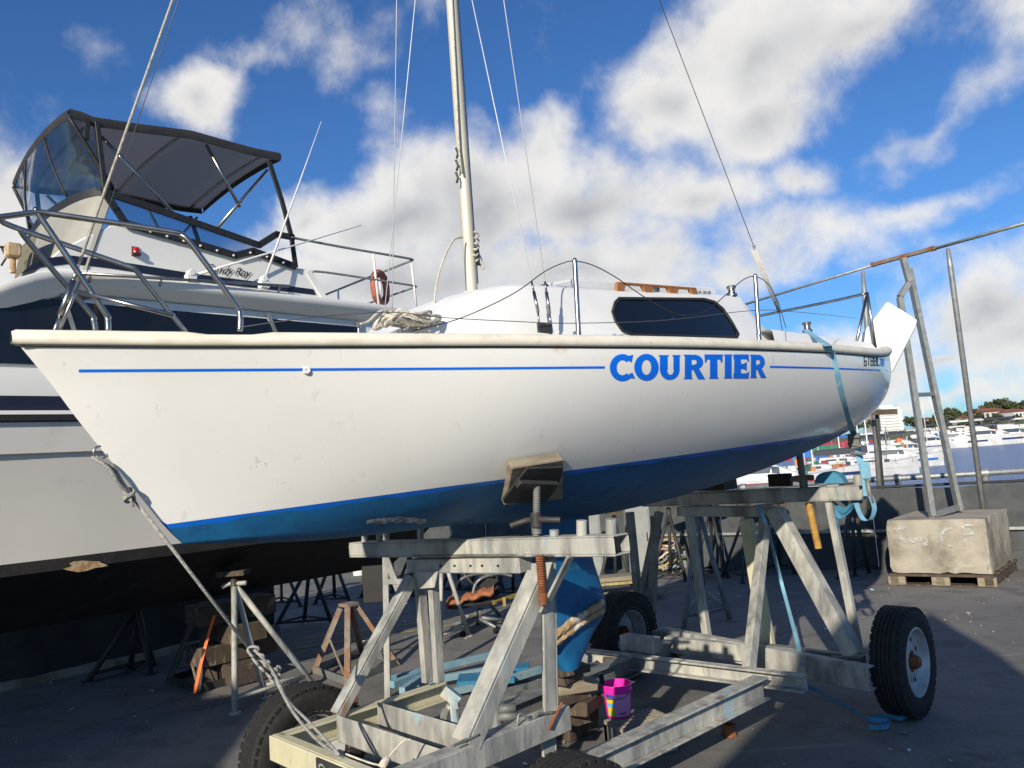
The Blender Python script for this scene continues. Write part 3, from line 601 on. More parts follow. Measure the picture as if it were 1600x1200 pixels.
def u_start(z):       # where each waterline leaves the stem or keel
    if z >= 1.503: return float(np.interp(-z, [-q for q in STZ], STU))
    return float(np.interp(-z, [-q for _, q in _KI], [q for q, _ in _KI]))
def _bow(u, z):
    us_ = u_start(z); h = U1-us_
    if h < .03: return hull_w0(u, z)
    t = (u-us_)/h
    if t <= 0: return -.001
    w1 = max(hull_w0(U1, z), 0); d1 = (max(hull_w0(U1+.02, z), 0)-max(hull_w0(U1-.02, z), 0))/.04; d1 = min(max(d1, .05), 1.0)
    s0 = lerp(.34, .60, min(1, max(0, (z-1.5)/.7))) if z > 1.503 else lerp(.34, .9, min(1, (1.503-z)/.05))
    return max(0, (t**3-2*t*t+t)*h*s0+(-2*t**3+3*t*t)*w1+(t**3-t*t)*h*d1)
def hull_w(u, z):
    if u >= U1 or u < .6: return hull_w0(u, z)
    zs = h_zs(u); z = min(z, zs); wt = _bow(u, zs); k = h_b(u)/max(wt, .004) if u > .64 else 1.0
    k = 1+(k-1)*min(1, max(0, (z-1.6)/.5)); w = _bow(u, z)
    return w*k if w > 0 else w
def h_zw(u): return HP['z0']+HP['c']*u-.012*min(1, max(0, (2.0-u)/.9))
def surf_px(px, py, wf, t0=.0010, t1=.0078, off=.0):
    d = ray(px, py); lo = t0; N_ = 70; prev = t0
    for k in range(N_+1):
        t = t0*(t1/t0)**(k/N_); p = EYE+d*t; u, w, z = uwz(p)
        if w <= wf(u, z)+off:
            a, b = prev, t
            for _ in range(22):
                m_ = (a+b)/2; p = EYE+d*m_; u, w, z = uwz(p)
                if w <= wf(u, z)+off: b = m_
                else: a = m_
            return EYE+d*b
        prev = t
    return EYE+d*t1
def hull_px(px, py, off=.0015): return surf_px(px, py, hull_w, off=off)

boat = thing('sailboat', 'white sailboat with blue stripe and blue bottom sitting on the wheeled boat trailer', 'sailboat', W(3.4, 0, 1.42))
us = np.concatenate([np.linspace(.605, 1.12, 20)[:-1], np.linspace(1.12, 6.2, 78)])
def section(u, side):
    zs, zk = h_zs(u), h_zk(u); zw = max(min(h_zw(u), zs-.02), zk); p, q = h_pq(u); b = h_b(u)
    wob = .016+.005*math.sin(u*17)+.004*math.sin(u*41+1)
    zb = max(zw-wob, zk)
    def row(za, zc, n, pw=1.0):
        out = []
        for i in range(n):
            z = za+(zc-za)*(i/(n-1))**pw; out.append(W(u, side*(b if (n == 22 and i == 0) else 0 if z <= zk+1e-5 else max(0, hull_w(min(u, 6.1999), z))), z))
        return out
    return row(zs, zw, 22), row(zw, zb, 3), row(zb, zk, 14, .6 if zb > zk+.02 else 1)
top, boot, bot = MB(), MB(), MB()
for side in (1, -1):
    secs = [section(u, side) for u in us]
    for k, mb in enumerate((top, boot, bot)): mb.grid([s[k] for s in secs], flip=(side > 0))
# transom closes the hull aft
tn = section(6.2, 1); tf = section(6.2, -1)
for k, mb in enumerate((top, boot, bot)): mb.grid([tn[k], tf[k]], flip=True)
hull_o = top.build('hull', 'gelcoat', boat, smooth=True, sharp=50)
boot.build('boot_stripe', 'boot_blue', boat, smooth=True, sharp=50)
bot.build('bottom', 'antifoul', boat, smooth=True, sharp=50)
# rubbing strake along the sheer
def notch(u): return .0
def strake(side):
    P = []
    uu = np.concatenate([[.592], np.linspace(.605, 6.2, 90), [6.215]])
    for u in uu:
        uc = min(max(u, .605), 6.2); b = h_b(uc); z = h_zs(uc); nt_ = .009 if 1.10 < u < 1.235 else 0
        if u < .6: b = .0
        k = 1.0 if u > .6 else .8
        prof = [(-.004, -.006), (.010, -.004), (.017, .004), (.019, .016), (.016, .027), (.010, .033), (.007, .040-nt_), (-.004, .046-nt_), (-.045, .047-nt_), (-.05, .03)]
        P.append([W(u, side*max(.0, b+dw*k) if b+dw > 0 else 0, z+dz*k+(1-k)*.01) for dw, dz in prof])
    return P
st = MB()
for side in (1, -1): st.grid(strake(side), flip=side > 0)
st.grid([strake(1)[-1], strake(-1)[-1]], flip=True)
st.build('rubbing_strake', 'strake', boat, smooth=True, sharp=60)
sm = MB()
for side in (1, -1): sm.tube([W(u, side*(h_b(u)+.001), h_zs(u)-.007) for u in np.linspace(.615, 6.2, 90)], .0045, 6)
sm.build('seam', 'black_trim', boat, smooth=True)
# deck
dk = MB(); P = []
for u in np.linspace(.62, 6.2, 60):
    b = max(h_b(u)-.03, .001); z = h_zs(u)+.036
    P.append([W(u, b*t, z+.035*(1-t*t)*min(1, b)) for t in np.linspace(-1, 1, 13)])
dk.grid(P); dk.build('deck', 'gelcoat_white', boat, smooth=True)
def deck_z(u, w): b = max(h_b(u)-.03, .01); return h_zs(u)+.036+.035*(1-min(1, (w/b)**2))*min(1, b)
# cabin
CB = [(1.72, .26, .18, None, None), (1.95, .38, .27, 2.285, 2.31), (2.12, .45, .33, 2.365, 2.395), (2.30, .51, .40, 2.465, 2.50), (2.5, .55, .44, 2.520, 2.565), (2.75, .59, .46, 2.535, 2.592), (3.1, .63, .475, 2.555, 2.615),
      (3.5, .65, .48, 2.585, 2.645), (4.0, .66, .485, 2.625, 2.685), (4.4, .65, .475, 2.66, 2.715), (4.55, .645, .47, 2.67, 2.72), (4.70, .63, .50, 2.52, 2.55), (4.85, .62, .54, 2.36, 2.37)]
CBu = [c[0] for c in CB]
CBa = np.array([(c[1], c[2], c[3] if c[3] else deck_z(c[0], .2)+.004, c[4] if c[4] else deck_z(c[0], 0)+.006) for c in CB])
def cab(u): return [float(np.interp(u, CBu, CBa[:, k])) if u > 4.4 else float(hermite(CBu, CBa[:, k], u)) for k in range(4)]
def cab_w(u, z):
    if u < 1.72 or u > 4.85: return -9
    wb, wt, zs, zc = cab(u); zd = deck_z(u, wb)-.01
    if z > zs: return -9
    return wb+(wt-wb)*max(0, (z-zd)/(zs-zd+1e-6))
cm = MB(); P = []
for u in list(np.linspace(1.72, 4.55, 50))+[4.63, 4.70, 4.78, 4.85]:
    wb, wt, zs, zc = cab(u); zd = deck_z(u, wb)-.01; half = []
    for t in np.linspace(0, .88, 7): half.append((wb+(wt-wb)*t, zd+(zs-zd)*t))
    half += [(wt-.012, zs-.006+(zc-zs)*.10), (wt*.90, zs+(zc-zs)*.30)]
    half += [(wt*s_, zs+(zc-zs)*(1-s_*s_*.85)) for s_ in (.7, .45, .2, 0)]
    P.append([W(u, w, z) for w, z in half]+[W(u, -w, z) for w, z in half[-2::-1]])
cm.grid(P, flip=False); cm.build('cabin', 'gelcoat_white', boat, smooth=True, sharp=17)
# cabin window
wz = [(428, 325), (447, 306), (800, 310), (845, 322), (880, 350), (915, 400), (946, 455), (938, 473), (700, 468), (500, 462), (458, 446), (428, 405), (416, 365)]
wpx = [(800+x/2.6667, 350+y/2.6667) for x, y in wz]
ccx = sum(p[0] for p in wpx)/len(wpx); ccy = sum(p[1] for p in wpx)/len(wpx)
def cabp(px, py, off): return surf_px(px, py, cab_w, off=off)
def ringpts(k, off): return [cabp(ccx+(x-ccx)*k[0], ccy+(y-ccy)*k[1], off) for x, y in wpx]
inner = ringpts((.965, .90), .010); mid0 = ringpts((1.0, 1.0), .012); outer = ringpts((1.012, 1.035), .0); inlow = ringpts((.965, .90), .003)
w1 = MB(); n = len(wpx); rr_ = [ringpts((.965*k_, .90*k_), .004) for k_ in (.02, .25, .5, .75, 1.0)]; w1.grid([r_+[r_[0]] for r_ in rr_])
win = w1.build('window', 'window', boat, smooth=True)
fr = MB(); k = n
fr.grid([outer+[outer[0]], mid0+[mid0[0]], inner+[inner[0]], inlow+[inlow[0]]], flip=False)
wf_o = fr.build('window_frame', 'black_trim', win, smooth=True)
# the far side has the same window
wm = MB(); far = []
for r_ in rr_: far.append([W(uwz(p)[0], -uwz(p)[1], uwz(p)[2]) for p in r_+[r_[0]]])
wm.grid(far, flip=True); wm.build('window', 'window', boat, smooth=True)
# raised roof panel with a dark joint under its edge
rp2 = MB(); P = []
for u in np.linspace(2.80, 4.40, 26):
    wb, wt, zs, zc = cab(u); e = .040*min(1, (u-2.80)/.22+.03); w2 = .37
    ztop = zs+(zc-zs)*.75+e
    P.append([W(u, -w2, zs), W(u, -w2, ztop-.012), W(u, -w2+.015, ztop), W(u, 0, ztop+.022), W(u, w2-.015, ztop), W(u, w2, ztop-.012), W(u, w2, zs)])
rp2.grid(P, flip=True); rp2.add(P[-1], [(0, 1, 2, 3, 4, 5, 6)]); rpo = rp2.build('roof_panel', 'gelcoat_white', boat, smooth=True, sharp=40)
jt_ = MB(); jt_.tube([W(u, .378, cab(u)[2]+(cab(u)[3]-cab(u)[2])*.42+.002) for u in np.linspace(2.85, 4.38, 20)], .0045, 6); jt_.build('panel_joint', 'black_trim', rpo, smooth=True)
# sliding hatch on the roof
ht = MB(); P = []
for u in np.linspace(3.55, 4.45, 14):
    wb, wt, zs, zc = cab(u); e = .045*min(1, (u-3.55)/.12+.15)*min(1, (4.45-u)/.1+.15)
    P.append([W(u, w, zc+.012-.02*abs(w/.3)+(e+.02)*(1-(abs(w)/.3)**4)) for w in np.linspace(-.3, .3, 11)])
ht.grid(P, flip=True); ht.build('sliding_hatch', 'gelcoat_white', boat, smooth=True)
# teak grab rail
gr = MB()
def roof_pt(px, py, w=.425): return PW(px, py, w)
a, b = roof_pt(963, 442.5, .44), roof_pt(1086, 451.5, .44)
gr.beam(a, b, .022, .013)
for t in (.02, .36, .68, .98):
    p = lerp(a, b, t); gr.prism([p+UA*x+Z3*z-NA*.011 for x, z in ((-.06 if t > .1 else -.02, -.004), (.06 if t < .9 else .02, -.004), (.030, -.05), (-.030, -.05))], NA*.022)
gr.build('grab_rail', 'teak', boat, bevel=.003)
# blocks and winches
def winch(p, r=.030, h=.07):
    mb = MB(); mb.lathe([(0, 0), (r*1.15, 0), (r*1.15, h*.2), (r*.75, h*.3), (r*.72, h*.65), (r, h*.75), (r*1.05, h*.95), (r*.8, h), (0, h)], p, Z3, 16)
    mb.build('winch', 'stainless', boat, smooth=True, sharp=40)
winch(PW(1144, 463, .42)); winch(PW(1262, 519, .60))
bl = MB()
for px in (1010, 1026): bl.lathe([(0, -.012), (.018, -.012), (.018, .012), (0, .012)], roof_pt(px, 453, .41), NA, 12)
for px in (1093, 1101, 1108): bl.beam(roof_pt(px, 459, .41)-Z3*.02, roof_pt(px, 459, .41)+Z3*.015, .02, .02)
bl.build('deck_block', 'stainless', boat, bevel=.003)
# cockpit coamings
for side in (1, -1):
    cmg = MB(); P = []
    for u in np.linspace(4.50, 6.15, 18):
        zt = lerp(2.425, 2.435, (u-4.8)/1.35)+.0; zt = max(zt, deck_z(u, .6)+.03)
        P.append([W(u, side*w, z) for w, z in ((.70, deck_z(u, .70)-.01), (.675, zt-.015), (.66, zt), (.56, zt), (.545, zt-.015), (.54, deck_z(u, .5)-.02))])
    cmg.grid(P, flip=side > 0); cmg.grid([[q] for q in P[-1]]) if False else None
    cmg.build('cockpit_coaming', 'gelcoat_white', boat, smooth=True, sharp=40)
# stripes and lettering on the near topside
def px_strip(mb, pts_top, pts_bot, off=.0015, n=1):
    a = [hull_px(x, y, off) for x, y in pts_top]; b = [hull_px(x, y, off) for x, y in pts_bot]; mb.grid([a, b], flip=True)
sp_ = MB()
def line_px(pts, th):
    xs = [p[0] for p in pts]; ys = [p[1] for p in pts]; X = np.linspace(xs[0], xs[-1], max(6, int((xs[-1]-xs[0])/12)))
    Yv = np.interp(X, xs, ys); t = np.interp(X, [xs[0], xs[-1]], th)
    return [(x, y-k/2) for x, y, k in zip(X, Yv, t)], [(x, y+k/2) for x, y, k in zip(X, Yv, t)]
for pts, th in (([(123, 579.5), (300, 578.5), (470, 577.5), (700, 576), (945, 574)], (4.6, 3.6)), ([(1203, 573), (1290, 575), (1387, 579)], (3.0, 2.0))):
    px_strip(sp_, *line_px(pts, th))
sp_.build('stripe', 'letter_blue', boat)
LAY = [0]
def letter_mesh():
    mb = MB()
    def Z(x, y): return (920+x/3.2, 530+y/3.2)
    def quad(p, n=6):
        LAY[0] += 1; o = .0018+.00012*(LAY[0] % 6)
        a, b, c, d = p; A = [Z(lerp(a[0], b[0], t), lerp(a[1], b[1], t)) for t in np.linspace(0, 1, n)]; B = [Z(lerp(d[0], c[0], t), lerp(d[1], c[1], t)) for t in np.linspace(0, 1, n)]
        nv = max(2, int(abs(a[1]-d[1])/16)+2)
        mb.grid([[hull_px(lerp(p_[0], q_[0], t), lerp(p_[1], q_[1], t), o) for p_, q_ in zip(A, B)] for t in np.linspace(0, 1, nv)], flip=True)
    def rect(x0, y0, x1, y1, n=5): quad(((x0, y0), (x1, y0), (x1, y1), (x0, y1)), n)
    def ring(c, ro, ri, a0, a1, n=26, shift=0):
        LAY[0] += 1; o = .0018+.00012*(LAY[0] % 6)
        mb.grid([[hull_px(*Z(c[0]+shift*k_+lerp(ro[0], ri[0], k_)*math.cos(t), c[1]-lerp(ro[1], ri[1], k_)*math.sin(t)), o) for t in np.linspace(math.radians(a0), math.radians(a1), n)] for k_ in (0, .33, .67, 1)], flip=False)
    out = []
    def done():
        nonlocal mb
        m_ = mb.build('letter', 'letter_blue', boat); mb = MB(); return m_
    # C
    ring((168, 142), (63, 68), (29, 38), 46, 314); quad(((196, 84), (222, 77), (214, 116), (200, 108))); quad(((198, 176), (218, 166), (232, 196), (206, 194))); done()
    ring((288, 140), (61, 67), (24, 38), 0, 360, 40); done()
    rect(355, 80, 394, 152); rect(423, 80, 454, 152); ring((404.5, 150), (49.5, 53), (17, 28), 180, 360, shift=4); rect(350, 79, 400, 85); rect(418, 79, 458, 85); done()
    def R(x, y0, y1, k=1.0):
        rect(x+6*k, y0, x+40*k, y1); rect(x+1, y0-1, x+40*k, y0+5); rect(x+1, y1-5, x+45*k, y1+1)
        rect(x+36*k, y0, x+54*k, y0+24); rect(x+36*k, y0+50, x+54*k, y0+74)
        ring((x+52*k, y0+36), (46*k, 37), (14*k, 13), -90, 90, 16); quad(((x+44*k, y0+68), (x+74*k, y0+64), (x+108*k, y1+1), (x+72*k, y1+1)))
    R(474, 78, 198); done()
    rect(579, 76, 669, 100); rect(606, 90, 643, 196); rect(602, 190, 648, 197); quad(((578, 74), (594, 90), (588, 114), (580, 116))); quad(((654, 90), (670, 74), (668, 116), (660, 114))); done()
    rect(680, 78, 714, 195); rect(676, 76, 718, 82); rect(676, 190, 718, 196); done()
    rect(727, 77, 761, 195); rect(723, 76, 800, 99); rect(756, 123, 788, 148); rect(723, 171, 800, 196); quad(((786, 92), (800, 92), (802, 112), (794, 108))); quad(((790, 168), (803, 162), (801, 176), (788, 176))); quad(((778, 120), (790, 113), (790, 157), (778, 150))); done()
    R(806, 78, 192, .76); done()
letter_mesh()
# registration characters near the stern
def reg():
    mb = MB()
    def bar(x0, y0, x1, y1, t=2.0):
        dx, dy = x1-x0, y1-y0; l = math.hypot(dx, dy); nx, ny = -dy/l*t/2, dx/l*t/2
        mb.v += [hull_px(x0+nx, y0+ny), hull_px(x1+nx, y1+ny), hull_px(x1-nx, y1-ny), hull_px(x0-nx, y0-ny)]; b = len(mb.v)-4
        mb.f.append((b, b+1, b+2, b+3)); mb.m.append(0)
    seg = {'6': 'afgedc', 'T': 'at', '8': 'abcdefg', 'C': 'afed'}
    x = 1350.5
    for ch in '6T88C':
        w_, y0, y1 = 3.4, 557.0, 571.0; ym = (y0+y1)/2; s = seg[ch]
        if 'a' in s: bar(x, y0, x+w_, y0)
        if 'g' in s: bar(x, ym, x+w_, ym)
        if 'd' in s: bar(x, y1, x+w_, y1)
        if 'f' in s: bar(x, y0, x, ym, 1.3)
        if 'e' in s: bar(x, ym, x, y1, 1.3)
        if 'b' in s: bar(x+w_, y0, x+w_, ym, 1.3)
        if 'c' in s: bar(x+w_, ym, x+w_, y1, 1.3)
        if 't' in s: bar(x+w_/2, y0, x+w_/2, y1, 1.3)
        x += 5.2
    mb.build('registration_number', 'dark_text', boat)
    mb = MB(); px_strip(mb, [(1376, 560), (1381.5, 560.3)], [(1376, 572), (1381.5, 572.3)]); mb.build('registration_sticker', 'letter_blue', boat)
reg()
# small skin fitting, bow eye
c = hull_px(479.5, 579, 0); mb = MB(); mb.lathe([(.0, .006), (.004, .006), (.006, .009), (.011, .009), (.014, .005), (.015, -.004)], c, NA*.9-UA*.35, 18); mb.build('skin_fitting', 'white_plastic', boat, smooth=True)
mb = MB(); e = W(.845, 0, 1.845); mb.tube([e+UA*.02+(Z3*math.sin(a)*.022-UA*.022*(math.cos(a)+.6)) for a in np.linspace(-2.9, 2.9, 18)], .004, 6); mb.build('bow_eye', 'stainless', boat, smooth=True)
# bow pulpit
mb = MB(); r = .0098
def pu(px, py, w): return PW(px, py, w)
near = curve([pu(375, 517, .33), pu(375, 492, .33), pu(366, 474, .325), pu(300, 383, .29), pu(283, 368, .275), pu(262, 361, .26), pu(60, 331, .10)], 6)
nose = [W(.45, .07, 2.57), W(.40, .0, 2.60), W(.47, -.06, 2.66)]
farp = curve([pu(2, 345, -.08), pu(34, 359, -.11), pu(198, 415, -.27), pu(210, 421, -.28), pu(220, 432, -.285), pu(291, 520, -.33)], 6)
mb.tube(near+curve([near[-1], nose[0], nose[1], nose[2], farp[0]], 5)[1:]+farp[1:], r, 10)
mb.tube(curve([pu(169, 517, .13), pu(168, 498, .13), pu(160, 482, .13), pu(66, 343, .10), pu(58, 330, .10)], 6), r, 10)
mb.tube(curve([pu(149, 517, -.13), pu(146, 500, -.13), pu(138, 486, -.13), pu(44, 377, -.115), pu(34, 360, -.11)], 6), r, 10)
mb.tube([pu(118, 455, .10), pu(272, 493, .31)], .008, 8)
mb.tube([pu(75, 420, -.1), pu(210, 428, -.3)], .0, 3) if False else None
mb.build('pulpit', 'stainless', boat, smooth=True)
# mast with its track, sheaves and cleats
mast = MB(); mr = .031
MU, MZ = 2.618, 2.585
mast.tube([W(MU, 0, z) for z in (MZ, 3.2, 4.5, 6, 8.35)], mr, 20, radii=[mr]*4+[mr*.8])
mo = mast.build('mast', 'alloy_mast', boat, smooth=True, sharp=50)
mb = MB(); mb.beam(W(MU+.034, .004, MZ+.06), W(MU+.034, .004, 8.3), .014, .014, UA); mb.build('mast_track', 'steel_grey', mo)
mb = MB(); mb.lathe([(.0, -.02), (.075, -.02), (.07, .0), (.045, .012), (.0, .012)], W(MU, 0, MZ+.0), Z3, 20); mb.build('mast_step', 'gelcoat_white', mo, smooth=True)
for py in (243, 262, 281):
    p = PW(716, py, 0.0)-UA*.012+NA*.02; mb = MB(); mb.tube([p-Z3*.028-UA*.018, p-UA*.006, p+Z3*.028-UA*.02], .006, 6); mb.build('mast_cleat', 'dark_steel', mo, smooth=True)
mb = MB(); p0 = PW(745, 400, 0.03); mb.tube([p0+UA*.008-Z3*.05, p0+NA*.01, p0+UA*.008+Z3*.05], .008, 6); mb.build('mast_cleat', 'dark_steel', mo, smooth=True)
# standing rigging
HZ = 8.25
def rig(name, pts, rad, m_='wire', par=boat):
    mb = MB(); mb.tube(pts, rad, 6); return mb.build(name, m_, par, smooth=True)
fs0 = W(.735, 0, 2.31); fs1 = W(MU-.03, 0, HZ)
rig('forestay', [fs0, fs1], .0052, 'rope_white'); rig('spare_halyard', [W(.80, .012, 2.42), W(MU-.055, .02, HZ+.02)], .0016, 'wire')
tb = MB(); tb.tube([W(.71, 0, 2.235), W(.735, 0, 2.31)], .008, 8); tb.tube([W(.735, 0, 2.31), W(.775, 0, 2.435)], .011, 8); tb.tube([W(.775, 0, 2.435), W(.79, 0, 2.48)], .007, 8)
tb.tube([W(.725, .012, 2.25), W(.765, .014, 2.36), W(.805, .012, 2.46)], .006, 6); tb.build('turnbuckle', 'stainless', boat, smooth=True)
bs = [W(6.13, 0, 2.45), W(6.0, 0, 2.90)]
rig('backstay', [W(5.735, 0, 3.31), W(MU+.03, 0, 8.3)], .0032); rig('backstay', [W(5.735, 0, 3.31), W(5.70, .02, 3.30)], .012, 'stainless')
pk = MB()
for k in range(4): pk.tube([W(5.72, .012*(k-1.5), 3.29), W(6.02, .010*(k-1.5), 2.86)], .0042, 5)
pk.build('backstay_purchase', 'rope_white', boat, smooth=True)
pk = MB(); pk.tube([W(6.01, 0, 2.88), W(6.05, 0, 2.80)], .013, 8); pk.tube([W(6.05, 0, 2.80), W(6.12, 0, 2.36)], .004, 6); pk.build('backstay_block', 'dark_steel', boat, smooth=True)
# shrouds, near and far pair: deck fitting to a point on the mast found from where the wire crosses the top of the photograph
def shroud(w0, u0, z0, ztop, utop=MU, wt=.02):
    a = W(u0, w0, z0); b = W(utop, math.copysign(wt, w0), ztop); rig('shroud', [a, b], .0026, 'wire_white')
    mb = MB(); d = (b-a).normalized(); mb.tube([a-Z3*.06-UA*.0, a], .005, 6); mb.tube([a, a+d*.10], .0075, 8); mb.tube([a+d*.10, a+d*.15], .005, 6); mb.build('turnbuckle', 'stainless', boat, smooth=True)
shroud(.60, 2.455, 2.36, 4.9); shroud(.60, 2.53, 2.36, 8.2)
shroud(-.60, 2.455, 2.36, 5.4); shroud(-.60, 2.53, 2.36, 8.2)
for sd in (1, -1):
    mb = MB(); mb.box(W(2.49, sd*.60, 2.29), UA*.045, NA*.006, Z3*.022); mb.build('chainplate', 'dark_steel', boat, bevel=.002)
# stanchions and lifelines
SP = []
for (tx, ty, bx, by) in ((898, 407, 904, 529), (1180, 431, 1186, 531)):
    p1 = surf_px(bx, by, lambda u, z: h_b(min(max(u, .6), 6.2))-.035); p0 = PW(tx, ty, uwz(p1)[1]); SP.append(p0)
    for sd in (1, -1):
        def mir(p):
            u, w, z = uwz(p); return W(u, w*sd, z)
        mb = MB(); mb.tube([mir(p1)-Z3*.03, mir(p0)], .011, 10); mb.lathe([(.0, .012), (.006, .010), (.0115, 0)], mir(p0), Z3, 10); mb.lathe([(.026, -.0), (.026, .006), (.014, .010), (.013, .04)], mir(p1)-Z3*.012, Z3, 12)
        mb.tube([mir(p1)-UA*.03-Z3*.02, mir(p1)-UA*.028+Z3*.025, mir(p1)+Z3*.028], .004, 6); mb.build('stanchion', 'stainless', boat, smooth=True, sharp=50)
SW = [uwz(p)[1] for p in SP]
def wpx_(pts, w): return curve([PW(x, y, ww) for (x, y), ww in zip(pts, w)], 8)
rig('lifeline', wpx_([(645, 517), (720, 497), (800, 460), (850, 425), (880, 411), (898, 408), (925, 414), (960, 432), (1010, 466), (1060, 491), (1100, 487), (1135, 460), (1160, 438), (1180, 432), (1200, 444), (1215, 470), (1222, 492), (1228, 512)], [.62, .64, .70, .76, .80, SW[0], .81, .83, .87, .92, .96, .98, SW[1]-.01, SW[1], .97, .88, .76, .66]), .0023, 'black_trim')
rig('lifeline', wpx_([(370, 512), (480, 497), (610, 488), (690, 496), (800, 502), (900, 505), (1040, 500), (1180, 485), (1250, 488), (1338, 497)], [.34, .45, .52, .60, .72, SW[0], .93, SW[1], .97, .64]), .0018, 'wire')
# pushpit
mb = MB(); r = .0115
tpn = PW(1355, 458, .62); un, wn, zn = uwz(tpn)
def mirp(p): u, w, z = uwz(p); return W(u, -w, z)
n1, n2 = PW(1338, 527, .62), PW(1368, 542, .62)
rail = curve([W(6.33, .60, zn), W(6.36, .35, zn), W(6.36, 0, zn), W(6.36, -.35, zn), W(6.33, -.60, zn)], 6)
mb.tube(rail, r, 10)
side_n = curve([W(6.33, .60, zn), W(6.1, .63, zn-.005), W(5.6, .66, zn-.02), W(5.0, .68, zn-.05)], 6)
for f in (lambda p: p, mirp):
    mb.tube([f(n1)-Z3*.03, f(tpn)], r, 10); mb.tube([f(n2)-Z3*.03, f(tpn)], r, 10)
    mb.tube([f(tpn), f(W(6.33, .60, zn))], r, 8)
mb.tube([mirp(p) for p in side_n], r, 10)
lo = curve([W(6.30, -.6, zn-.2), W(5.7, -.66, zn-.2), W(5.0, -.68, zn-.22)], 6); mb.tube(lo, r*.8, 8)
mb.tube([W(5.5, -.66, zn-.02), W(5.5, -.66, 2.38)], r, 8)
mb.tube([PW(1287, 522, .0)-Z3*.02, PW(1277, 467, .0)], r, 8) if False else None
mb.build('pushpit', 'stainless', boat, smooth=True)
# kicked-up rudder swung out from the transom
def rp(px, py): return PU(px, py, 6.5)
rd = MB(); rpoly = [rp(1385, 471), rp(1409, 485), rp(1432, 500), rp(1429, 512), rp(1392, 583), rp(1330, 550), rp(1345, 523)]
rd.prism(rpoly, UA*.035); rdo = rd.build('rudder', 'gelcoat', boat, bevel=.01)
rd = MB(); rd.beam(W(6.22, 0, 2.35), W(6.52, .45, 2.42), .05, .12); rd.build('rudder_stock', 'gelcoat_white', boat, bevel=.008)
# fin keel with a battered foot
kl = MB(); kpts = [(2.62, 1.48), (3.42, 1.46), (3.40, 1.156), (3.455, .93), (3.45, .86), (3.24, .70), (3.03, .78), (2.9, .82), (2.7, .84)]
P = []
ks = [(z, a, b) for z, a, b in ((1.50, 2.88, 3.40), (1.30, 2.92, 3.38), (1.15, 2.94, 3.39), (1.0, 2.96, 3.44), (.90, 2.98, 3.47), (.84, 2.99, 3.46), (.74, 3.02, 3.33), (.64, 3.06, 3.23), (.60, 3.08, 3.19))]
kz = [q[0] for q in ks][::-1]; zz_ = np.linspace(1.50, .60, 30); ks = [(float(z), float(hermite(kz, [q[1] for q in ks][::-1], z)), float(hermite(kz, [q[2] for q in ks][::-1], z))) for z in zz_]
for z, a, b in ks:
    row = []
    for t in np.linspace(0, 2*math.pi, 25)[:-1]:
        x = (1-math.cos(t))/2; th = .048*math.sqrt(max(0, math.sin(t/2)))*(1-.35*x); th = .052*abs(math.sin(t))**.6*(1-.25*x)
        row.append(W(a+(b-a)*x, th if t < math.pi else -th, z))
    row.append(row[0]); P.append(row)
kl.grid(P, flip=False); kl.v += P[-1][:-1]; kl.f.append(tuple(range(len(kl.v)-24, len(kl.v)))); kl.m.append(0)
kl.build('keel', 'antifoul', boat, smooth=True, sharp=50)
ft = MB(); A0, A1 = PW(860, 1003, .055), PW(941, 946, .055)
for k, (dz, th, jit) in enumerate(((.012, .036, .012), (-.028, .030, .008))):
    P = []
    for i, t in enumerate(np.linspace(0, 1, 26)):
        p = lerp(A0, A1, t)+Z3*(dz+.012*math.sin(t*3.0)); j = [random.uniform(-jit, jit)*.5 for _ in range(8)]
        P.append([p+Z3*(math.sin(a)*th*.62+j[q])+NA*(math.cos(a)*.020+abs(j[q])*.4) for q, a in enumerate(np.linspace(0, 2*math.pi, 8, endpoint=False))]); P[-1].append(P[-1][0])
    ft.grid(P)
ft.build('keel_foot', 'rot_timber', boat, smooth=True, sharp=35)
# loose halyards on the mast
def hal(*tubes):
    for pts, rd_ in tubes: mb = MB(); mb.tube(pts, rd_, 6); mb.build('halyard', 'rope_white', mo, smooth=True)
hal(([PW(700, 0, 0)+NA*.03, PW(711, 235, 0)+NA*.03, PW(715, 275, 0)+NA*.035], .006),
    (curve([PW(722, 371, .03), PW(708, 376, .05), PW(693, 405, .08), PW(683, 440, .1), PW(679, 470, .12), PW(680, 490, .15)], 6), .0055))
tw = []
for k in range(5): tw += [PW(741+2*math.sin(k), 362+k*9, .036), PW(748, 367+k*9, .034), PW(744, 372+k*9, .045)]
hal((curve(tw, 4), .0055), (curve([PW(748, 396, .03), PW(752, 404, .03), PW(755, 412, .03), PW(757, 418, .03), PW(753, 420, .03), PW(751, 412, .03)], 5), .004))
# coil of rope dropped on the foredeck: a thing of its own
rc = MB(); cen = PW(645, 512, .32); base_z = cen.z-.005
for k in range(12):
    ru, rw = random.uniform(.06, .125), random.uniform(.045, .085); ph = random.uniform(0, 6); off = UA*random.uniform(-.05, .05)+NA*random.uniform(-.04, .04); z0 = random.uniform(.0, .035)
    rc.tube([cen+off+UA*math.cos(a)*ru*(1+.1*math.sin(3*a+ph))+NA*math.sin(a)*rw+Z3*(z0+.014*math.sin(2*a+ph)+.012*math.sin(3*a)+.01) for a in np.linspace(0, 6.28, 30)], .0062, 6)
rc.tube(curve([cen-UA*.05+Z3*.06, cen-UA*.15+Z3*.06, cen-UA*.22+Z3*.01, cen-UA*.26-Z3*.005], 6), .0062, 6)
tag(rc.build('rope_coil', 'rope_white', smooth=True), 'tangled coil of white flecked rope lying on the sailboat foredeck', 'rope')
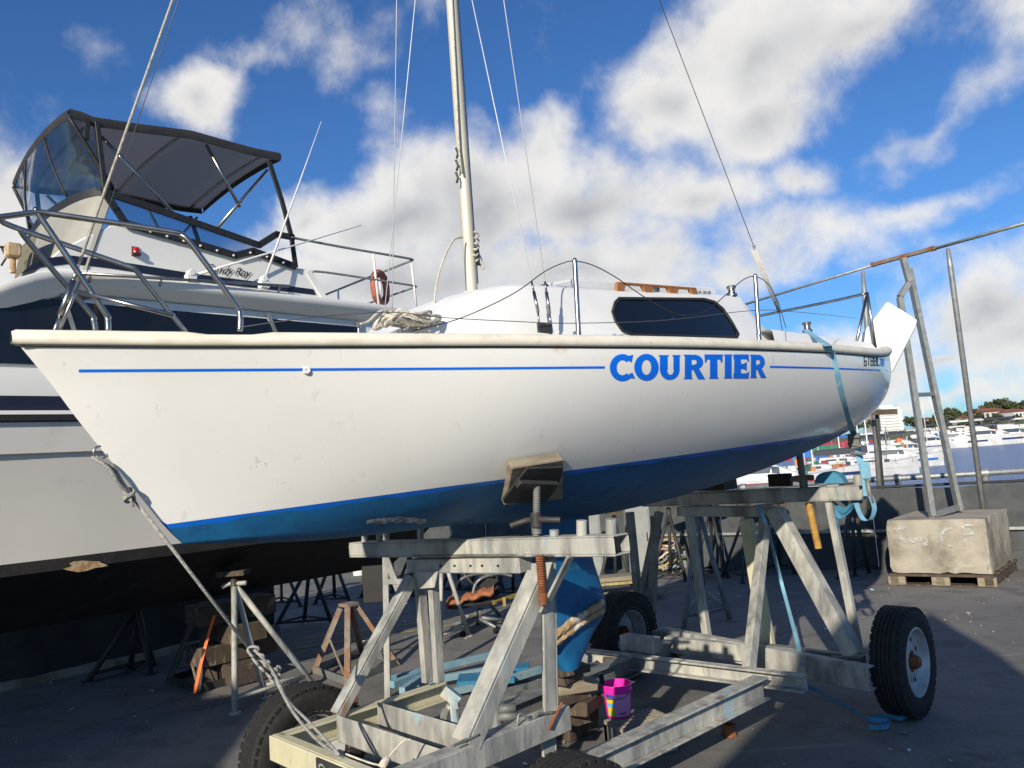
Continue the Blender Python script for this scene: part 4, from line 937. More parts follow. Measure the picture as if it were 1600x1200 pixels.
# ================================================================ BOAT TRAILER
tr = thing('boat_trailer', 'weathered galvanised steel boat trailer on rubber tyres under the white sailboat', 'trailer', W(3.5, .15, 0))
UF, UR = 2.39, 5.25
def part(name, m_, mb, par=None, bevel=.004, smooth=False, sharp=None): return mb.build(name, m_, par or tr, bevel=bevel, smooth=smooth, sharp=sharp)
def hollow(a, b, t, h, wall=.008):
    mb = MB(); d = (b-a).normalized(); sd = d.cross(Z3).normalized(); up = sd.cross(d); c = (a+b)/2; l = (b-a).length
    for k in (-1, 1):
        mb.box(c+up*k*(h/2-wall/2), d*l/2, sd*t/2, up*wall/2); mb.box(c+sd*k*(t/2-wall/2), d*l/2, sd*wall/2, up*(h/2-wall))
    return mb
# front portal
ba, bb = PU(557, 858, UF), PU(972, 851, UF)
fb_ = part('cross_beam', 'galv', hollow(ba, bb, .10, .080))
b2a, b2b = PU(645, 883, UF), PU(822, 882, UF); b2a.z -= .0; mb = MB(); mb.beam(b2a, b2b, .085, .066); part('spreader_beam', 'galv', mb)
bo = MB()
for px in (700, 722, 747, 765, 790): bo.lathe([(0, .012), (.0045, .012), (.005, .0)], PU(px, 882+.5*math.sin(px), UF)+(-UA)*.040, -UA, 8)
part('bolt', 'dark_steel', bo, bevel=0)['kind'] = 'stuff'
for px, y0, y1, rr in ((570, 836, 848, .018), (593, 833, 846, .018), (866, 828, 836, .020), (909, 813, 834, .022), (955, 811, 833, .022)):
    mb = MB(); mb.tube([PU(px, y1+4, UF), PU(px, y0, UF)], rr, 14); part('socket_tube', 'galv', mb, smooth=True, bevel=0, sharp=50)
mb = MB(); mb.angle(PU(847, 872, UF), PU(851, 1116, UF), .085, -UA, -NA, .012); part('post', 'galv', mb)
mb = MB(); mb.angle(PU(847, 1142, UF)-Z3*.0, PU(853, 1290, UF), .085, -UA, -NA, .012); part('axle_leg', 'galv', mb)
mb = MB(); mb.angle(PW(836, 900, .56)+UA*.03, PW(727, 1163, .55), .085, UA, NA*-1, .014); part('diagonal_brace', 'galv', mb)
mb = MB(); mb.beam(PU(848, 956, UF-.05), PU(892, 868, UF-.05), .012, .045, UA); part('knee_brace', 'galv', mb)
for pa, pb, th in (((655, 895), (668, 1066), .036), ((676, 895), (686, 1066), .034)):
    mb = MB(); mb.beam(PU(*pa, UF), PU(*pb, UF), th, .05, UA); part('post', 'galv', mb)
mb = MB(); mb.angle(PW(643, 903, -.26), PW(527, 1117, -.26), .055, UA, -NA, .012); part('diagonal_brace', 'galv', mb)
# front frame of channels
mb = MB(); mb.channel(W(1.25, .55, .632), W(2.475, .55, .628), .08, .10, -NA); part('side_rail', 'galv', mb)
mb = MB(); mb.channel(W(1.60, -.27, .605), W(2.50, -.27, .605), .06, .09, NA); part('side_rail', 'galv_yellow', mb)
mb = MB(); mb.channel(W(1.60, -.30, .60), W(1.60, .52, .60), .06, .10, UA); fc = part('front_channel', 'galv_yellow', mb)
for u in (1.86, 2.075):
    mb = MB(); P0, P1 = W(u, -.24, .59), W(u, .50, .59); mb.box((P0+P1)/2+Z3*.02, (P1-P0)/2, UA*.004-Z3*0, Z3*.055); mb.box((P0+P1)/2-Z3*.035+UA*.05, (P1-P0)/2, UA*.05, Z3*.005); part('cross_channel', 'galv', mb)
pl = MB(); c0 = W(1.562, .12, .60); pl.box(W(1.566, .25, .60), NA*.16, UA*.004, Z3*.046); plo = part('stencil_plate', 'dark_steel', pl, fc, bevel=.002)
lt = MB()
def stroke(mb, pts, wd, nrm, off=0.0):
    pts = [Vector(p) for p in pts]; L_, R2 = [], []
    for i, p in enumerate(pts):
        d = (pts[min(i+1, len(pts)-1)]-pts[max(i-1, 0)]).normalized(); s = d.cross(nrm).normalized()*wd/2; L_.append(p+s+nrm*off); R2.append(p-s+nrm*off)
    mb.grid([L_, R2])
def onplate(x, y): return W(1.560, .115+x*.055, .60+y*.032)
stroke(lt, [onplate(.45+.40*math.cos(a), .5+.45*math.sin(a)) for a in np.linspace(.3, 4.4, 12)]+[onplate(.45+.40*math.cos(a), -.5+.45*math.sin(a)) for a in np.linspace(2.0, -2.6, 12)], .008, -UA, .001)
stroke(lt, [onplate(1.7+.45*math.cos(a), .0+.9*math.sin(a)) for a in np.linspace(0, 6.28, 24)], .008, -UA, .001)
stroke(lt, [onplate(2.7, -.9), onplate(2.7, .9), onplate(3.3, .8), onplate(3.3, .1), onplate(2.7, .0)], .008, -UA, .001)
lt.build('stencil_letter', 'spray_white', fc)
mb = MB(); mb.box(W(2.03, -.40, .66), UA*.035, NA*.02, Z3*.017); part('brick_chock', 'rust', mb)
# gusset plates and weld beads at the joints
def gus(pts, off, th=.008): mb = MB(); mb.prism(pts, off*th); part('gusset_plate', 'galv', mb, bevel=.002)
gus([PU(832, 880, UF-.052), PU(864, 878, UF-.052), PU(850, 930, UF-.052), PU(832, 924, UF-.052)], -UA)
gus([PU(650, 893, UF-.052), PU(686, 893, UF-.052), PU(680, 918, UF-.052), PU(655, 920, UF-.052)], -UA)
gus([PU(1190, 796, UR-.06), PU(1228, 794, UR-.06), PU(1222, 818, UR-.06), PU(1196, 822, UR-.06)], -UA)
def weld(a, b, r_=.006):
    mb = MB(); n_ = 14; mb.tube([lerp(a, b, i/n_) for i in range(n_+1)], r_, 6, radii=[r_*(.8+.4*random.random()) for _ in range(n_+1)]); part('weld_bead', 'galv_dark', mb, bevel=0, smooth=True)
weld(PU(646, 868, UF-.048), PU(820, 867, UF-.048)); weld(PU(833, 868, UF-.05), PU(866, 867, UF-.05)); weld(PW(838, 1117, .592), PW(868, 1112, .592)); weld(PW(706, 1166, .592), PW(748, 1148, .592)); weld(PG(1300, 1026, .365), PG(1345, 1028, .365), .008); weld(PU(1180, 790, UR-.052), PU(1225, 786, UR-.052))
# lashing ring and hook on the near rail
mb = MB(); mb.tube(curve([PW(808, 1135, .58), PW(812, 1115, .58), PW(830, 1125, .58), PW(842, 1116, .58)], 5), .005, 6); part('lashing_ring', 'steel_grey', mb, smooth=True, bevel=0)
mb = MB(); mb.beam(PW(858, 1140, .60), PW(878, 1098, .60), .006, .012, NA); part('rusty_strip', 'rust', mb, bevel=0)
# wheels: tyre with tread grooves, rim, hub
def wheel(u, w, out):
    c = W(u, w, .325); ax = NA*out
    wo_ = MB(); prof = [(.185, -.075), (.215, -.09), (.27, -.098), (.305, -.085), (.322, -.066)]
    for k in range(5):
        x0 = -.06+k*.024; prof += [(.325, x0), (.325, x0+.017), (.315, x0+.018), (.315, x0+.023)]
    prof = prof[:-2]+[(.322, .066), (.305, .085), (.27, .098), (.215, .09), (.185, .075)]
    wo_.lathe(prof, c, ax, 48)
    root = wo_.build('wheel', 'rubber', tr, smooth=True, sharp=40); root['label'] = 'black rubber tyred trailer wheel'
    tb_ = MB()
    for j in range(40):
        a = 2*math.pi*j/40; x = Z3; y = ax.cross(Z3); rd_ = x*math.cos(a)+y*math.sin(a); tg = ax.cross(rd_)
        for sgn in (-1, 1): tb_.box(c+rd_*.316+ax*sgn*.076, tg*.017, ax*.008, rd_*.008)
    tb_.build('tread_block', 'rubber', root)['kind'] = 'stuff'
    rm = MB(); rm.lathe([(.205, .085), (.195, .088), (.182, .070), (.172, .045), (.15, .03), (.12, .035), (.085, .05), (.06, .05), (.06, .03)], c, ax, 36); rm.lathe([(.205, -.085), (.18, -.07), (.17, .04)], c, ax, 36)
    ro = rm.build('rim', 'rim_white', root, smooth=True, sharp=45)
    hb = MB(); hb.lathe([(.0, .095), (.03, .095), (.036, .085), (.038, .03), (.06, .03), (.06, .0)], c, ax, 18)
    for j in range(5):
        a = 2*math.pi*j/5; hb.lathe([(0, .062), (.008, .062), (.009, .045)], c+(Z3*math.cos(a)+ax.cross(Z3)*math.sin(a))*.058, ax, 6)
    hb.build('hub', 'rust', root, smooth=True, sharp=40)
    vt = MB()
    for j in range(8):
        a = 2*math.pi*(j+.5)/8; vt.lathe([(0, .0385), (.014, .0385)], c+(Z3*math.cos(a)+ax.cross(Z3)*math.sin(a))*.132, ax, 10)
    vt.build('rim_slot', 'black_trim', root)['kind'] = 'stuff'
for u, w, o in ((2.06, -.885, -1), (2.09, .90, 1), (4.90, -1.0, -1), (5.10, 1.0, 1)): wheel(u, w, o)
for u, z in ((2.07, .32), (5.0, .32)):
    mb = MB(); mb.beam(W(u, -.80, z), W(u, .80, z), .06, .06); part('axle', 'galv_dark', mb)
# long chassis beams
def ibeam(a, b, wd, h, wall=.012):
    mb = MB(); d = (b-a).normalized(); sd = d.cross(Z3).normalized(); up = sd.cross(d); c = (a+b)/2; l = (b-a).length
    for k in (-1, 1): mb.box(c+up*k*(h/2-wall/2), d*l/2, sd*wd/2, up*wall/2)
    mb.box(c, d*l/2, sd*wall/2, up*(h/2-wall)); return mb
part('chassis_beam', 'galv', ibeam(W(2.15, .375, .285), W(4.30, .47, .285), .10, .13))
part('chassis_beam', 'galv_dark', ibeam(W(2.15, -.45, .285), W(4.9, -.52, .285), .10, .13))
# rear frame
mb = MB(); mb.channel(PG(921, 1026, .31), PG(1258, 1068, .31), .07, .10, UA*-1); part('rear_channel', 'galv', mb)
mb = MB(); mb.beam(PG(1010, 1018, .31)+UA*.25, PG(1210, 1042, .31)+UA*.25, .06, .11); part('rear_channel', 'galv', mb)
mb = MB(); P0, P1 = PG(1252, 1038, .30), PG(1362, 1060, .30); mb.channel(P0-(P1-P0)*2.6, P1, .08, .14, UA); part('rear_channel', 'galv', mb)
mb = MB(); mb.box(PG(1000, 1005, .40), UA*.05, NA*.14, Z3*.05); part('gusset_plate', 'galv', mb)
mb = MB(); q0 = PG(1090, 1010, .36); mb.add([PG(950, 1020, .38), PG(1000, 1012, .38)+UA*.2, PG(1100, 1000, .38)+UA*.25, PG(1060, 1030, .38)], [(0, 1, 2, 3)]) if False else None
# rear portal
ra, rb = PU(1348, 769, UR), PU(1060, 800, UR); rb = lerp(ra, rb, 1.0); rb = W(UR, -.95, ra.z-.02)
part('cross_beam', 'galv', hollow(ra, rb, .10, .098))
mb = MB(); mb.beam(PU(1212, 799, UR), W(UR, -.62, 1.24), .085, .075); part('spreader_beam', 'galv', mb)
for px, y0, y1, rr, m_ in ((1341, 742, 758, .030, 'galv'),):
    mb = MB(); mb.tube([PU(px, y1, UR), PU(px, y0, UR)], rr, 14); part('socket_tube', m_, mb, smooth=True, bevel=0, sharp=50)
mb = MB(); mb.angle(PU(1211, 797, UR-.04), PG(1337, 1026, .36), .105, -NA, UA, .012); part('diagonal_brace', 'galv', mb)
mb = MB(); mb.beam(PU(1296, 784, UR), PU(1343, 1022, UR), .05, .05, UA); part('post', 'galv', mb)
mb = MB(); mb.beam(PU(1196, 806, UR-.03), PG(1170, 1046, .36), .058, .07, UA); part('post', 'galv', mb)
mb = MB(); mb.beam(PU(1166, 812, UR+.02), PG(1200, 1012, .30), .10, .05, UA); part('diagonal_brace', 'galv_yellow', mb)
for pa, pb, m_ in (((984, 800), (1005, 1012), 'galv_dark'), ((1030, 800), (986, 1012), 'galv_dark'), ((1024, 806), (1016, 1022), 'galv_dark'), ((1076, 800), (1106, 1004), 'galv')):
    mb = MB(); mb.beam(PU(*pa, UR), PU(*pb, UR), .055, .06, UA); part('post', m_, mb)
# screw jacks: pad against the hull, threaded rod, tee handle
def nrm_at(px, py):
    a, b, c = hull_px(px, py, 0), hull_px(px+6, py, 0), hull_px(px, py+6, 0); n_ = (b-a).cross(c-a).normalized(); return n_ if n_.dot(NA) > 0 else -n_
def jack_front():
    nn = nrm_at(835, 740); nn = (nn-Z3*.12).normalized()
    tb_ = MB(); tpoly = [hull_px(*p, .003) for p in ((792, 716), (872, 703), (874, 770), (783, 780))]
    cc_ = sum(tpoly, Vector())/4; tpoly = [p-nn*((p-cc_).dot(nn)) for p in tpoly]
    pad = thing('x', 'x', 'x', cc_) if False else None
    tb_.prism(tpoly, nn*.045); tbo = tb_.build('jack_timber', 'timber', tr, bevel=.004)
    pp = MB(); ppx = ((822, 729), (878, 727), (877, 740), (866, 764), (850, 784), (786, 783), (785, 777)); base_ = cc_+nn*.047
    def onpl(px, py):
        d = ray(px, py); return EYE+d*((base_-EYE).dot(nn)/d.dot(nn))
    pp.prism([onpl(*p) for p in ppx], nn*.012); part('jack_pad', 'dark_steel', pp, bevel=.002)
    a0 = onpl(806, 750)+nn*.014; a1 = onpl(866, 752)+nn*.014; pc = MB(); pc.beam(a0, a1, .035, .035, nn); part('jack_bracket', 'dark_steel', pc, bevel=.002)
    top_ = (a0+a1)/2; bot_ = PU(838, 836, UF); top_ = Vector((top_.x, top_.y, top_.z)); 
    sc = MB(); n_ = 60; pr_ = []
    L_ = (bot_-top_).length
    for i in range(n_+1): pr_.append((.0135 if i % 2 else .0165, L_*i/n_))
    sc.lathe(pr_, top_, bot_-top_, 14); part('jack_screw', 'galv_dark', sc, bevel=0, smooth=True, sharp=60)
    hd = MB(); hc = lerp(top_, bot_, .74); hc = PU(838, 812, UF-.01); hd.lathe([(.024, -.03), (.026, .03)], hc, Z3, 14); hd.tube(curve([hc+NA*-.11-Z3*.022-UA*.05, hc-NA*.05-Z3*.002, hc+NA*.05, hc+NA*.11-Z3*.004+UA*.03], 5), .013, 10); part('jack_handle', 'dark_steel', hd, bevel=0, smooth=True, sharp=50)
    hd = MB(); hd.lathe([(.022, 0), (.024, .06)], PU(839, 834, UF), Z3, 14); part('jack_nut', 'galv_dark', hd, bevel=0, smooth=True, sharp=50)
    sc = MB(); t2, b2 = PU(843, 868, UF-.085), PU(849, 944, UF-.085); L_ = (b2-t2).length; sc.lathe([(.0145 if i % 2 else .018, L_*.78*i/30) for i in range(31)]+[(.019, L_*.79), (.019, L_), (0, L_)], t2, b2-t2, 14); part('jack_screw', 'rust', sc, bevel=0, smooth=True, sharp=60)
jack_front()
# far front pad seen under the hull, rear jack
mb = MB(); cpt = PW(620, 815, .18); mb.box(cpt-Z3*.012, UA*.02, NA*.14, Z3*.006); P = []
pt = MB(); xs_ = np.linspace(573, 666, 22); t_ = [812-4*math.sin(k*.14)+random.uniform(-1.2, 1.2) for k in range(22)]; b_2 = [820-3*math.sin(k*.14)+random.uniform(-2.5, 1) for k in range(22)]
pt.grid([[hull_px(x, lerp(a_, b_, k_), .003) for x, a_, b_ in zip(xs_, t_, b_2)] for k_ in (0, .5, 1)], flip=True)
pt.build('bare_patch', 'spray_white', boat)
for (px, y0, y1) in ((657, 828, 848), (603, 838, 850)):
    mb = MB(); mb.beam(PU(px, y1, UF+.25), PU(px, y0-6, UF+.25), .03, .03, UA); part('support_strut', 'galv', mb)
def jack_rear():
    p = PU(1256, 760, UR); mb = MB(); mb.lathe([(.028, -.02), (.03, .05), (.02, .055), (.018, .17)], p, Z3, 12); part('jack_nut', 'galv_dark', mb, bevel=0, smooth=True, sharp=50)
    hc = PU(1253, 746, UR); mb = MB(); mb.tube(curve([hc-NA*.08-Z3*.01, hc, hc+NA*.08-Z3*.004], 5), .02, 10); mb.tube([hc-UA*.07-Z3*.01, hc+UA*.05], .02, 10); part('jack_handle', 'rust_steel', mb, bevel=0, smooth=True, sharp=50)
    mb = MB(); mb.tube([hc+Z3*.02, hc+Z3*.24], .022, 12); part('jack_screw', 'rust_steel', mb, bevel=0, smooth=True)
    t2, b2 = PU(1263, 785, UR), PU(1279, 857, UR); sc = MB(); L_ = (b2-t2).length; sc.lathe([(.021 if i % 2 else .026, L_*.66*i/24) for i in range(25)]+[(.024, L_*.67), (.024, L_), (0, L_)], t2, b2-t2, 14); part('jack_screw', 'rust_thread', sc, bevel=0, smooth=True, sharp=60)
    mb = MB(); q = PU(1219, 750, UR); mb.box(q, NA*.085+Z3*.0, UA*.02, Z3*.045); part('jack_pad', 'black_plate', mb, bevel=.004)
mat('rust_thread', (.42, .24, .05), (.28, .15, .04), rough=.8, scale=25, bump=.2)
jack_rear()
mb = MB(); q = PU(1120, 770, UR); mb.box(W(UR-.05, -.28, 1.45), NA*.16, UA*.1, Z3*.05); part('jack_pad', 'black_plate', mb, bevel=.004)
# timber packing under the keel
pk_ = thing('timber_packing', 'stack of weathered timber blocks packed under the blue keel', 'timber', W(3.2, -.05, 0))
for (px, py, z_, a_, b_, h_, rot, m_) in ((893, 1046, .52, .10, .05, .022, .3, 'timber_dark'), (885, 1058, .46, .11, .055, .022, -.2, 'timber_dark'), (900, 1072, .40, .12, .05, .03, .5, 'timber'), (888, 1088, .34, .13, .06, .03, .1, 'timber_dark'), (905, 1098, .27, .12, .10, .04, -.3, 'timber_dark'), (893, 1112, .17, .13, .11, .055, .2, 'timber_dark'), (890, 1130, .06, .14, .12, .055, .0, 'timber_dark')):
    ca, sa = math.cos(rot), math.sin(rot); c_ = PW(px, py, .0); c_ = Vector((c_.x, c_.y, z_)) if False else PG(px, py, z_); mb = MB(); mb.box(c_, (UA*ca+NA*sa)*a_, (NA*ca-UA*sa)*b_, Z3*h_+UA*random.uniform(-.008, .008)); mb.build('block', m_, pk_, bevel=.006)
# stones and offcuts wedged on the frame
for k, (px, py, z, s_, m_) in enumerate(((885, 1018, .42, .05, 'concrete'), (905, 1035, .36, .06, 'grey_box'), (893, 1050, .33, .05, 'timber'), (925, 1072, .2, .06, 'timber_dark'), (955, 1035, .30, .05, 'timber_dark'))):
    p = PG(px, py, z); mb = MB(); r2 = random.Random(k); mb.box(p, Vector((r2.uniform(.5, 1), r2.uniform(-.4, .4), r2.uniform(-.2, .2)))*s_*1.4, Vector((r2.uniform(-.4, .4), r2.uniform(.5, 1), 0))*s_, Vector((.1, .1, .6))*s_); mb.build('block', m_, pk_, bevel=.006)
# ---------------------------------------------------------------- lines and straps on the boat and trailer
rp_ = MB(); e = W(.835, .0, 1.83)
knot = PW(202, 770, .02); k2 = PW(402, 1030, .03); k3 = PW(425, 1050, .05)
rp_.tube(curve([e, PW(175, 728, .012), PW(190, 752, .02), knot], 5), .0065, 8); rp_.tube(curve([e-UA*.01, PW(170, 732, .03), PW(186, 756, .03), knot], 5), .0065, 8)
rp_.tube([knot, k2], .0065, 8); rp_.tube(curve([knot, PW(205, 782, .03), PW(208, 792, .03)], 5), .0055, 8)
for k in range(4): rp_.tube([lerp(knot, k2, .0)+UA*.016*math.cos(a)+NA*.014*math.sin(a)+Z3*(.012*math.sin(a+k)+.008*k-.02) for a in np.linspace(0, 6.2, 12)], .005, 6)
low = PW(545, 1185, .2); low2 = PW(470, 1125, .05)
rp_.tube(curve([PW(393, 1012, .02), PW(405, 1030, .04), PW(415, 1040, .06), k3, PW(440, 1080, .08), PW(462, 1118, .11), PW(500, 1160, .16), PW(540, 1188, .2)], 5), .0065, 8)
rp_.tube(curve([PW(397, 1015, .04), PW(412, 1030, .06), k3+NA*.012, PW(450, 1095, .09), PW(480, 1125, .12), PW(520, 1168, .18), PW(530, 1180, .2)], 5), .006, 8)
rp_.tube(curve([k3, PW(430, 1052, .05), PW(438, 1046, .05), PW(434, 1041, .05), PW(428, 1048, .05), k3], 6), .0055, 8)
for (px, py) in ((396, 1018), (404, 1030), (413, 1040), (425, 1052), (430, 1060)):
    cpt = PW(px, py, .05); rp_.tube([cpt+UA*.018*math.cos(a)+Z3*.018*math.sin(a)+NA*.016*math.sin(2*a) for a in np.linspace(0, 6.2, 14)], .0055, 6)
tag(rp_.build('bow_rope', 'rope_grey', smooth=True), 'knotted grey rope tied from the sailboat bow eye down to the trailer front', 'rope')
ln = MB(); ln.tube(curve([PW(540, 1178, .22), PW(590, 1195, .35), PW(605, 1185, .40), PW(630, 1158, .45), PW(642, 1156, .47)], 6), .004, 6); ln.tube([PW(596, 1200, .4), PW(606, 1183, .4)], .016, 8)
tag(ln.build('lashing_line', 'rope_white', smooth=True), 'thin pale lashing line with a hook slung across the trailer front tray', 'rope')
# blue ratchet strap over the stern quarter
def ribbon(pts, wd, side, n=8):
    c_ = curve(pts, n); mb = MB(); P = []
    for i, p in enumerate(c_):
        s_ = side[min(i//n, len(side)-1)] if isinstance(side, list) else side; P.append([p-s_*wd/2, p+s_*wd/2])
    mb.grid(P); P2 = [[a+Vector((.0015, -.0015, .001)), b+Vector((.0015, -.0015, .001))] for a, b in P]; mb.grid(P2, flip=True); return mb
stp = thing('ratchet_strap', 'blue ratchet strap over the sailboat stern hooked to the rear trailer beam', 'strap', PU(1345, 770, UR))
hs = [hull_px(x, y, .006) for x, y in ((1298, 550), (1308, 590), (1316, 625), (1324, 655), (1330, 680))]
def edge_w(o): return lambda u, z: h_b(min(max(u, .6), 6.2))+o
up_ = [PW(1258, 516, .60)+Z3*.004, PW(1276, 528, .76), surf_px(1290, 538, edge_w(.012)), surf_px(1294, 543, edge_w(.030)), surf_px(1296, 549, edge_w(.026))]
e1 = PU(1340, 700, UR-.02); e2 = PU(1350, 742, UR-.04); e3 = PU(1354, 775, UR-.05)
ribbon(up_+hs[:4]+[PU(1334, 678, UR-.02), e1, PU(1344, 722, UR-.03), e2, e3], .050, UA*.8+NA*.5).build('webbing', 'strap_blue', stp, smooth=True)
mb = MB(); mb.box(PU(1335, 689, UR-.05), UA*.0+NA*.035, UA*.02, Z3*.05); mb.box(PU(1336, 682, UR-.075), NA*.03, UA*.012, Z3*.012); mb.tube([PU(1325, 694, UR-.07), PU(1347, 697, UR-.07)], .012, 8); mb.beam(PU(1330, 708, UR-.06), PU(1352, 709, UR-.06), .02, .016); mb.build('ratchet_buckle', 'galv_dark', stp, bevel=.003)
mb = MB(); mb.box(PU(1352, 735, UR-.055), NA*.030, UA*.008, Z3*.055); mb.build('webbing_fold', 'strap_blue', stp, bevel=.004)
mb = MB(); mb.tube([PU(1354, 745, UR-.05), PU(1358, 768, UR-.05), PU(1363, 786, UR-.05)], .014, 8); mb.build('hook', 'galv_dark', stp, smooth=True)
lp = [PU(1360, 775, UR-.05), PU(1366, 795, UR-.05), PU(1360, 812, UR-.05), PU(1350, 812, UR-.05), PU(1342, 800, UR-.05), PU(1338, 786, UR-.05)]
ribbon(lp, .045, UA*.9+NA*.3).build('webbing_loop', 'strap_blue', stp, smooth=True)
lp = [PU(1300, 786, UR+.05), PU(1318, 798, UR), PU(1334, 784, UR), PU(1330, 795, UR), PU(1314, 806, UR), PU(1302, 800, UR), PU(1308, 815, UR), PU(1310, 830, UR)]
ribbon(lp, .05, Z3*.75+UA*.5).build('webbing_loop', 'strap_cyan', stp, smooth=True)
# the roll of webbing lying on the beam
mb = MB(); c_ = PU(1298, 748, UR); 
P = []
for i, t in enumerate(np.linspace(-1, 1, 12)):
    h_ = .075*math.sqrt(max(0, 1-t*t))+.006; P.append([c_+NA*t*.10-Z3*.028-UA*.045, c_+NA*t*.10+Z3*(h_-.03)-UA*.04, c_+NA*t*.10+Z3*(h_-.03)+UA*.04, c_+NA*t*.10-Z3*.028+UA*.045])
mb.grid(P); tag(mb.build('webbing_roll', 'strap_cyan', smooth=True, sharp=50), 'bright blue roll of webbing lying on top of the rear trailer beam', 'strap')
mb = ribbon([PU(1182, 790, UR-.09), PU(1199, 826, UR-.1), PG(1222, 915, .62), PG(1246, 1005, .40), PG(1252, 1035, .33)], .03, UA*.6+NA*.6)
tag(mb.build('strap_tail', 'strap_blue', smooth=True), 'thin blue strap hanging taut between the rear trailer legs', 'strap')
lp = [PG(1258, 1072, .03), PG(1275, 1078, .02), PG(1295, 1090, .02), PG(1325, 1104, .02), PG(1345, 1118, .03), PG(1362, 1124, .05), PG(1388, 1128, .03), PG(1385, 1135, .03), PG(1360, 1136, .03), PG(1358, 1126, .04), PG(1380, 1118, .03), PG(1408, 1122, .03), PG(1430, 1110, .02), PG(1448, 1104, .02)]
tag(ribbon(lp, .035, Z3*.5+X3*.3+Y3*.7).build('loose_strap', 'strap_cyan', smooth=True), 'dirty blue strap lying crumpled on the ground beside the right trailer wheel', 'strap')
# ================================================================ YARD THINGS
# concrete block on a pallet
c0, c1, c2 = PG(1390, 915), PG(1557, 919), PG(1592, 891)
ex = (c1-c0); wdt = ex.length; ex.normalize(); ey = (c2-c1).normalized(); dep = (c2-c1).length
bk = thing('concrete_block', 'big stained concrete block with white spray paint standing on a wooden pallet', 'concrete block', c0+ex*wdt/2+ey*dep/2)
P0 = c0+ex*.02+ey*.03; zt0, zb0 = .74, .14
mb = MB(); b4 = [P0, P0+ex*(wdt-.04), P0+ex*(wdt-.04)+ey*dep*.95, P0+ey*dep*.95]; cc_ = sum(b4, Vector())/4
ru_ = random.Random(11); gx, gy, gz = 14, 12, 8; mb = MB()
def bpt(i, j, k):
    sx, sy, sz = i/gx, j/gy, k/gz; tp_ = 1-.015*sz
    p = cc_+(ex*(sx-.5)*(wdt-.04)+ey*(sy-.5)*dep*.95)*tp_; p = Vector((p.x, p.y, zb0+(zt0-zb0)*sz))
    edge = sum(1 for q, g_ in ((i, gx), (j, gy), (k, gz)) if q in (0, g_)); rr_ = random.Random(i*1009+j*97+k*7); amt = .003 if edge < 2 else (.012+.030*(rr_.random() > .80))
    return p+(cc_+Z3*(zb0+zt0)/2-p).normalized()*amt*rr_.random()
for k_ in (0, gz): mb.grid([[bpt(i, j, k_) for j in range(gy+1)] for i in range(gx+1)], flip=k_ == 0)
for j_ in (0, gy): mb.grid([[bpt(i, j_, k) for k in range(gz+1)] for i in range(gx+1)], flip=j_ == gy)
for i_ in (0, gx): mb.grid([[bpt(i_, j, k) for k in range(gz+1)] for j in range(gy+1)], flip=i_ == 0)
bko = mb.build('block', 'concrete', bk)
def onface(x, y): return P0+ex*(x*wdt*.96)+Z3*(zb0+(zt0-zb0)*y)-ey*.004
sp1 = MB(); stroke(sp1, curve([onface(x, y) for x, y in ((.09, .78), (.13, .85), (.20, .84), (.22, .74), (.15, .66), (.24, .60), (.33, .64), (.40, .62), (.39, .52))], 6), .05, -ey, .012)
stroke(sp1, curve([onface(x, y) for x, y in ((.68, .84), (.60, .80), (.56, .68), (.58, .55), (.66, .50))], 6), .026, -ey, .012)
stroke(sp1, curve([onface(x, y) for x, y in ((.78, .52), (.775, .70), (.78, .86), (.85, .89), (.89, .82), (.86, .74), (.79, .71))], 6), .026, -ey, .012)
sp1.build('spray_mark', 'spray_white', bk)
pal = thing('pallet', 'weathered timber pallet under the concrete block', 'pallet', c0+ex*wdt/2+ey*dep/2)
for k in range(6):
    mb = MB(); y = .06+k*(dep-.12)/5; mb.box(c0+ex*wdt/2+ey*y+Z3*.122, ex*wdt/2, ey*.07, Z3*.012); mb.build('deck_board', 'timber_dark', pal, bevel=.003)
for k in range(3):
    mb = MB(); x = .06+k*(wdt-.12)/2; mb.box(c0+ex*x+ey*dep/2+Z3*.064, ex*.045, ey*dep/2, Z3*.045); mb.build('bearer', 'timber_dark', pal, bevel=.004)
for x in (.08, wdt/2, wdt-.08):
    mb = MB(); mb.box(c0+ex*x+ey*.02+Z3*.06, ex*.09, ey*.02, Z3*.055); mb.build('foot_block', 'timber', pal, bevel=.004)
for k in range(3):
    mb = MB(); y = .06+k*(dep-.12)/2; mb.box(c0+ex*wdt/2+ey*y+Z3*.010, ex*wdt/2*.995, ey*.06, Z3*.0085); mb.build('bottom_board', 'timber_dark', pal, bevel=.003)
# steel gantry rail over the quay with its legs and posts
ga = thing('steel_gantry', 'tall grey steel handrail frame with leaning ladder legs standing at the quay', 'gantry', PG(1500, 800, .75))
def GR(px, py):       # the top rail lies in one straight line
    a, b = Vector((5.981, 8.6, 4.0)), Vector((4.042, 12.0, 4.0)); d = ray(px, py); nrm = (b-a).cross(Z3).normalized(); return EYE+d*((a-EYE).dot(nrm)/d.dot(nrm))
mb = MB(); mb.tube([GR(1120, 489), GR(1372, 412)], .018, 10); mb.tube([GR(1455, 390), GR(1640, 338)], .020, 10); mb.build('top_rail', 'steel_grey', ga, smooth=True)
mb = MB(); mb.beam(GR(1362, 414), GR(1462, 387), .05, .05); mb.build('rail_sleeve', 'rust_steel', ga, bevel=.004)
for a_, b_ in (((1362, 414), (1366, 412.8)), ((1408, 402), (1416, 399.8)), ((1453, 389.5), (1461, 387.5))):
    mb = MB(); mb.beam(GR(*a_), GR(*b_), .056, .056); mb.build('rust_band', 'rust', ga)
